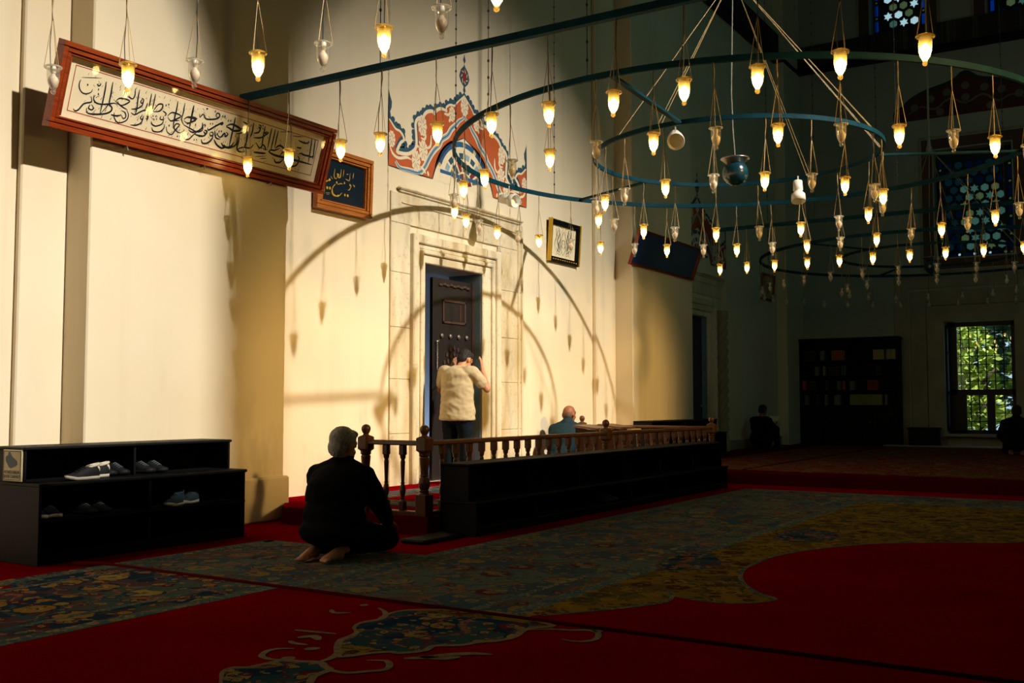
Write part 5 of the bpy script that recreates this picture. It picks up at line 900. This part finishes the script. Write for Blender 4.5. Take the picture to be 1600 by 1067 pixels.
def person(label, loc, rz, group=None): return empty('person', loc, label, 'person', group, rz)
def kneel(label, loc, rz, skin, hair, hk, top, bottom, hyaw, hpitch, fine=.007, s=1.0, collar=False, hx=.07):
    """sitting back on the heels, hands on the knees, head bowed"""
    t = person(label, loc, rz); V = lambda *a: Vector(a)
    B = MB(); hc = V(hx, -.01, .775); q, R = head(B, hc, hyaw, hpitch, s)
    B.cap(V(.02, 0, .62), V(hx-.02, 0, .72), .062, .056, 12); B.sphere((-.06, 0, .34), (.12, .15, .15)); B.sphere((-.03, 0, .50), (.1, .15, .15), 16, 12); B.cap(V(-.01, -.13, .56), V(-.01, .13, .56), .05, .05)
    C = MB(); D = MB()
    for y in (-1, 1):
        sh, el, wr = V(.0, y*.19, .565), V(.10, y*.265, .345), V(.31, y*.20, .225)
        B.cap(sh, el, .05, .038); B.cap(el, wr, .036, .026); hand(B, wr, (1, -y*.12, -.45), (.25, 0, -1), -y, .35)
        hip, kn, an = V(-.10, y*.10, .20), V(.36, y*.17, .09), V(-.15, y*.10, .075)
        B.cap(hip, kn, .075, .058); B.cap(kn, an, .055, .034); B.cap(an, V(-.225, y*.10, .05), .034, .034); B.cap(V(-.17, y*.10, .075), V(-.165, y*.10, .035), .036, .03)
        B.cap(V(-.2, y*.10, .055), V(-.335, y*.09, .030), .036, .024, 12, 1.35, (0, 1, 0))
        for k in range(5): B.cap(V(-.33, y*(.118-.016*k), .028), V(-.372+.007*k, y*(.121-.0165*k), .02), .0125-.001*k, .0105-.001*k, 8)
        C.cap(V(.0, y*.07, .61), V(-.005, y*.195, .545), .085, .088); C.cap(sh, el, .085, .072); C.cap(el, wr, .07, .05)
        D.cap(hip, kn, .115, .088); D.cap(kn+V(.0, 0, -.005), an+V(.08, 0, .0), .084, .055); D.cap(V(-.12, y*.06, .22), V(.1, y*.1, .17), .115, .11)
    C.sphere((-.085, 0, .28), (.18, .245, .19), 18, 12); C.sphere((-.065, 0, .44), (.165, .24, .2), 18, 12); C.sphere((-.035, 0, .53), (.14, .225, .13), 18, 12); C.cap(V(.0, -.05, .645), V(.0, .05, .645), .06, .06); C.cap(V(.0, 0, .64), V(.045, 0, .70), .085, .072)
    D.sphere((-.11, 0, .20), (.15, .2, .11), 18, 12); C.sphere((-.13, 0, .19), (.18, .24, .12), 18, 12)
    if collar: C.cap(V(.02, 0, .69), V(.055, 0, .725), .074, .068)
    remesh(B, 'body', skin, t, fine, loc, rz, 2); remesh(C, 'shirt', top, t, .013, loc, rz, 5, .008); remesh(D, 'trousers', bottom, t, .013, loc, rz, 5, .006)
    H = MB(); hairdo(H, q, R, s, hk); remesh(H, 'hair', hair, t, .009, loc, rz, 2, .003, 40)
    return t
kneel('grey haired person in black kneeling on the carpet, hands on knees', (5.57, 4.93, .019), .16, 'skin', 'hair_grey', 'full', 'black_cloth', 'black_cloth', -.22, .22, .006, 1.04, False, .01)
kneel('bald person in a teal shirt sitting on the platform beside the reading desk', (12.55, 6.98, .1665), .12, 'skin_tan', 'hair_stubble', 'fringe', 'teal_shirt', 'dark_brown_cloth', -.30, .05, .009, 1.04, True)
kneel('person in dark clothes kneeling before the far grilled window, back to us', (20.9, 2.22, .159), .1, 'skin_tan', 'hair_black', 'short', 'dark_brown_cloth', 'dark_brown_cloth', .1, .1, .011, 1.05)
# standing man in the cream T-shirt, head bowed, hands raised beside his ears
def standing():
    loc, rz = (9.90, 6.98, .1665), .10
    t = person('person in a cream T-shirt standing at the open door, head bowed, hands raised', loc, rz); V = lambda *a: Vector(a)
    B = MB(); q, R = head(B, V(.15, -.02, 1.445), -.25, .60, 1.0)
    B.cap(V(.03, 0, 1.30), V(.11, -.01, 1.39), .066, .058, 12); B.sphere((0, 0, .90), (.12, .165, .13), 16, 12); B.sphere((.01, 0, 1.07), (.11, .15, .16), 16, 12); B.sphere((.0, 0, 1.22), (.125, .175, .15), 16, 12); B.cap(V(.0, -.16, 1.30), V(0, .16, 1.30), .066, .066)
    T = MB(); J = MB()
    for y in (-1, 1):
        sh = V(.015, y*.19, 1.30); el = V(.15, y*.315, 1.10); wr = V(.25, y*.20, 1.32)
        B.cap(sh, el, .052, .043); B.cap(el, wr, .044, .029); B.sphere(tuple(el.lerp(wr, .25)), (.047, .047, .05)); hand(B, wr, (.0, -y*.12, 1), (-.2, -y*1, .0), y, .25, 1.02)
        hp, kn, an = V(0, y*.095, .86), V(.03, y*.105, .46), V(-.01, y*.115, .08)
        B.cap(hp, kn, .085, .056); B.cap(kn, an, .052, .036); B.cap(an+V(-.02, 0, -.03), V(.17, y*.135, .026), .036, .024, 12, 1.3, (0, 1, 0)); B.cap(an, an+V(0, 0, -.03), .036, .036)
        for k in range(5): B.cap(V(.165, y*(.105+.016*k), .024), V(.205-.008*k, y*(.105+.018*k), .016), .013-.001*k, .011-.001*k, 8)
        J.cap(hp, kn, .115, .085); J.cap(kn, an+V(0, 0, .0), .082, .07); T.cap(V(.0, y*.15, 1.305), sh, .078, .076); T.cap(sh, sh.lerp(el, .62), .078, .074)
    J.sphere((0, 0, .80), (.12, .165, .14), 16, 12)
    T.sphere((-.005, 0, 1.24), (.14, .195, .13), 18, 12); T.cap(V(-.02, 0, .84), V(-.015, 0, 1.2), .178, .172, 20, 1.08, (0, 1, 0)) if False else None
    n = 24; prof = [(.735, .165, .222), (.76, .172, .228), (.84, .166, .224), (.95, .152, .212), (1.06, .146, .205), (1.16, .146, .202), (1.25, .142, .204), (1.31, .12, .19), (1.35, .09, .13), (1.385, .075, .08)]
    vs = []; fs = []
    for z, a, b in prof:
        for k in range(n): u = 2*math.pi*k/n; vs.append((a*math.cos(u)+(.0 if z < 1.2 else (z-1.2)*.32), b*math.sin(u), z))
    for i in range(len(prof)-1):
        for k in range(n): fs.append((i*n+k, i*n+(k+1) % n, (i+1)*n+(k+1) % n, (i+1)*n+k))
    fs += [tuple(range(n-1, -1, -1)), tuple((len(prof)-1)*n+k for k in range(n))]; T.add(vs, fs)
    remesh(B, 'body', 'skin', t, .007, loc, rz, 2); remesh(T, 'tee_shirt', 'tee_cream', t, .011, loc, rz, 4, .011, 9); remesh(J, 'trousers', 'jeans', t, .013, loc, rz, 4, .008)
    H = MB(); hairdo(H, q, R, 1.0, 'short'); remesh(H, 'hair', 'hair_black', t, .008, loc, rz, 2, .003, 40)
    g = MB()
    for y in (-1, 1): g.tube([tuple(q(.095, y*.034+.02*math.cos(a), .012+.016*math.sin(a))) for a in [2*math.pi*k/14 for k in range(14)]], .0025, 5, True); g.tube([tuple(q(.095, y*.055, .016)), tuple(q(.04, y*.078, .018)), tuple(q(-.015, y*.086, .012))], .0025, 5)
    g.build('spectacles', 'black_wood', t, local=True)
standing()
# reader sitting by the far left wall with drawn-up knees and an open book
def reader():
    loc, rz = (20.95, 7.0, .156), -.15; t = person('person in dark clothes sitting by the far left wall with knees drawn up, reading', loc, rz); V = lambda *a: Vector(a)
    B = MB(); q, R = head(B, V(.02, 0, .78), .0, .35, 1.02); B.cap(V(-.06, 0, .60), V(-.01, 0, .72), .064, .056); B.sphere((-.1, 0, .2), (.14, .18, .16)); B.sphere((-.1, 0, .42), (.13, .18, .22), 16, 12); B.cap(V(-.07, -.16, .58), V(-.07, .16, .58), .065, .065)
    C = MB(); D = MB()
    for y in (-1, 1):
        sh, el, wr = V(-.07, y*.18, .58), V(.12, y*.24, .36), V(.33, y*.1, .47); B.cap(sh, el, .05, .04); B.cap(el, wr, .038, .027); hand(B, wr, (.8, y*.1, .45), (-.3, -y, .4), y, .4)
        hp, kn, an = V(-.06, y*.1, .12), V(.32, y*.14, .40), V(.42, y*.12, .07); B.cap(hp, kn, .085, .06); B.cap(kn, an, .055, .036); B.cap(an, V(.6, y*.13, .03), .036, .024, 12, 1.3, (0, 1, 0))
        for k in range(5): B.cap(V(.6, y*(.1+.016*k), .026), V(.64-.008*k, y*(.1+.018*k), .018), .013, .010, 8)
        C.cap(sh, el, .075, .065); C.cap(el, wr, .062, .045); D.cap(hp, kn, .115, .085); D.cap(kn, an, .08, .06)
    C.sphere((-.12, 0, .22), (.17, .22, .2), 16, 12); C.sphere((-.1, 0, .44), (.15, .21, .22), 16, 12); C.cap(V(-.07, -.14, .59), V(-.07, .14, .59), .085, .085); D.sphere((-.1, 0, .12), (.17, .2, .11))
    remesh(B, 'body', 'skin_tan', t, .010, loc, rz, 2); remesh(C, 'coat', 'dark_brown_cloth', t, .015, loc, rz, 4, .008); remesh(D, 'trousers', 'black_cloth', t, .015, loc, rz, 4, .006)
    H = MB(); hairdo(H, q, R, 1.02, 'short'); remesh(H, 'hair', 'hair_black', t, .010, loc, rz, 2)
    bk = empty('open_book', (21.40, 6.93, .70), 'open book held by the person reading by the far left wall', 'book', None, rz)
    for s in (-1, 1): MB().add([(0, 0, 0), (.13, 0, .11), (.13, s*.12, .13), (0, s*.12, .02), (-.01, 0, .012), (.12, 0, .122), (.12, s*.12, .142), (-.01, s*.12, .032)], [(0, 1, 2, 3), (7, 6, 5, 4), (0, 4, 5, 1), (1, 5, 6, 2), (2, 6, 7, 3), (3, 7, 4, 0)]).build('page_half', 'cream_paper', bk, local=True)
reader()
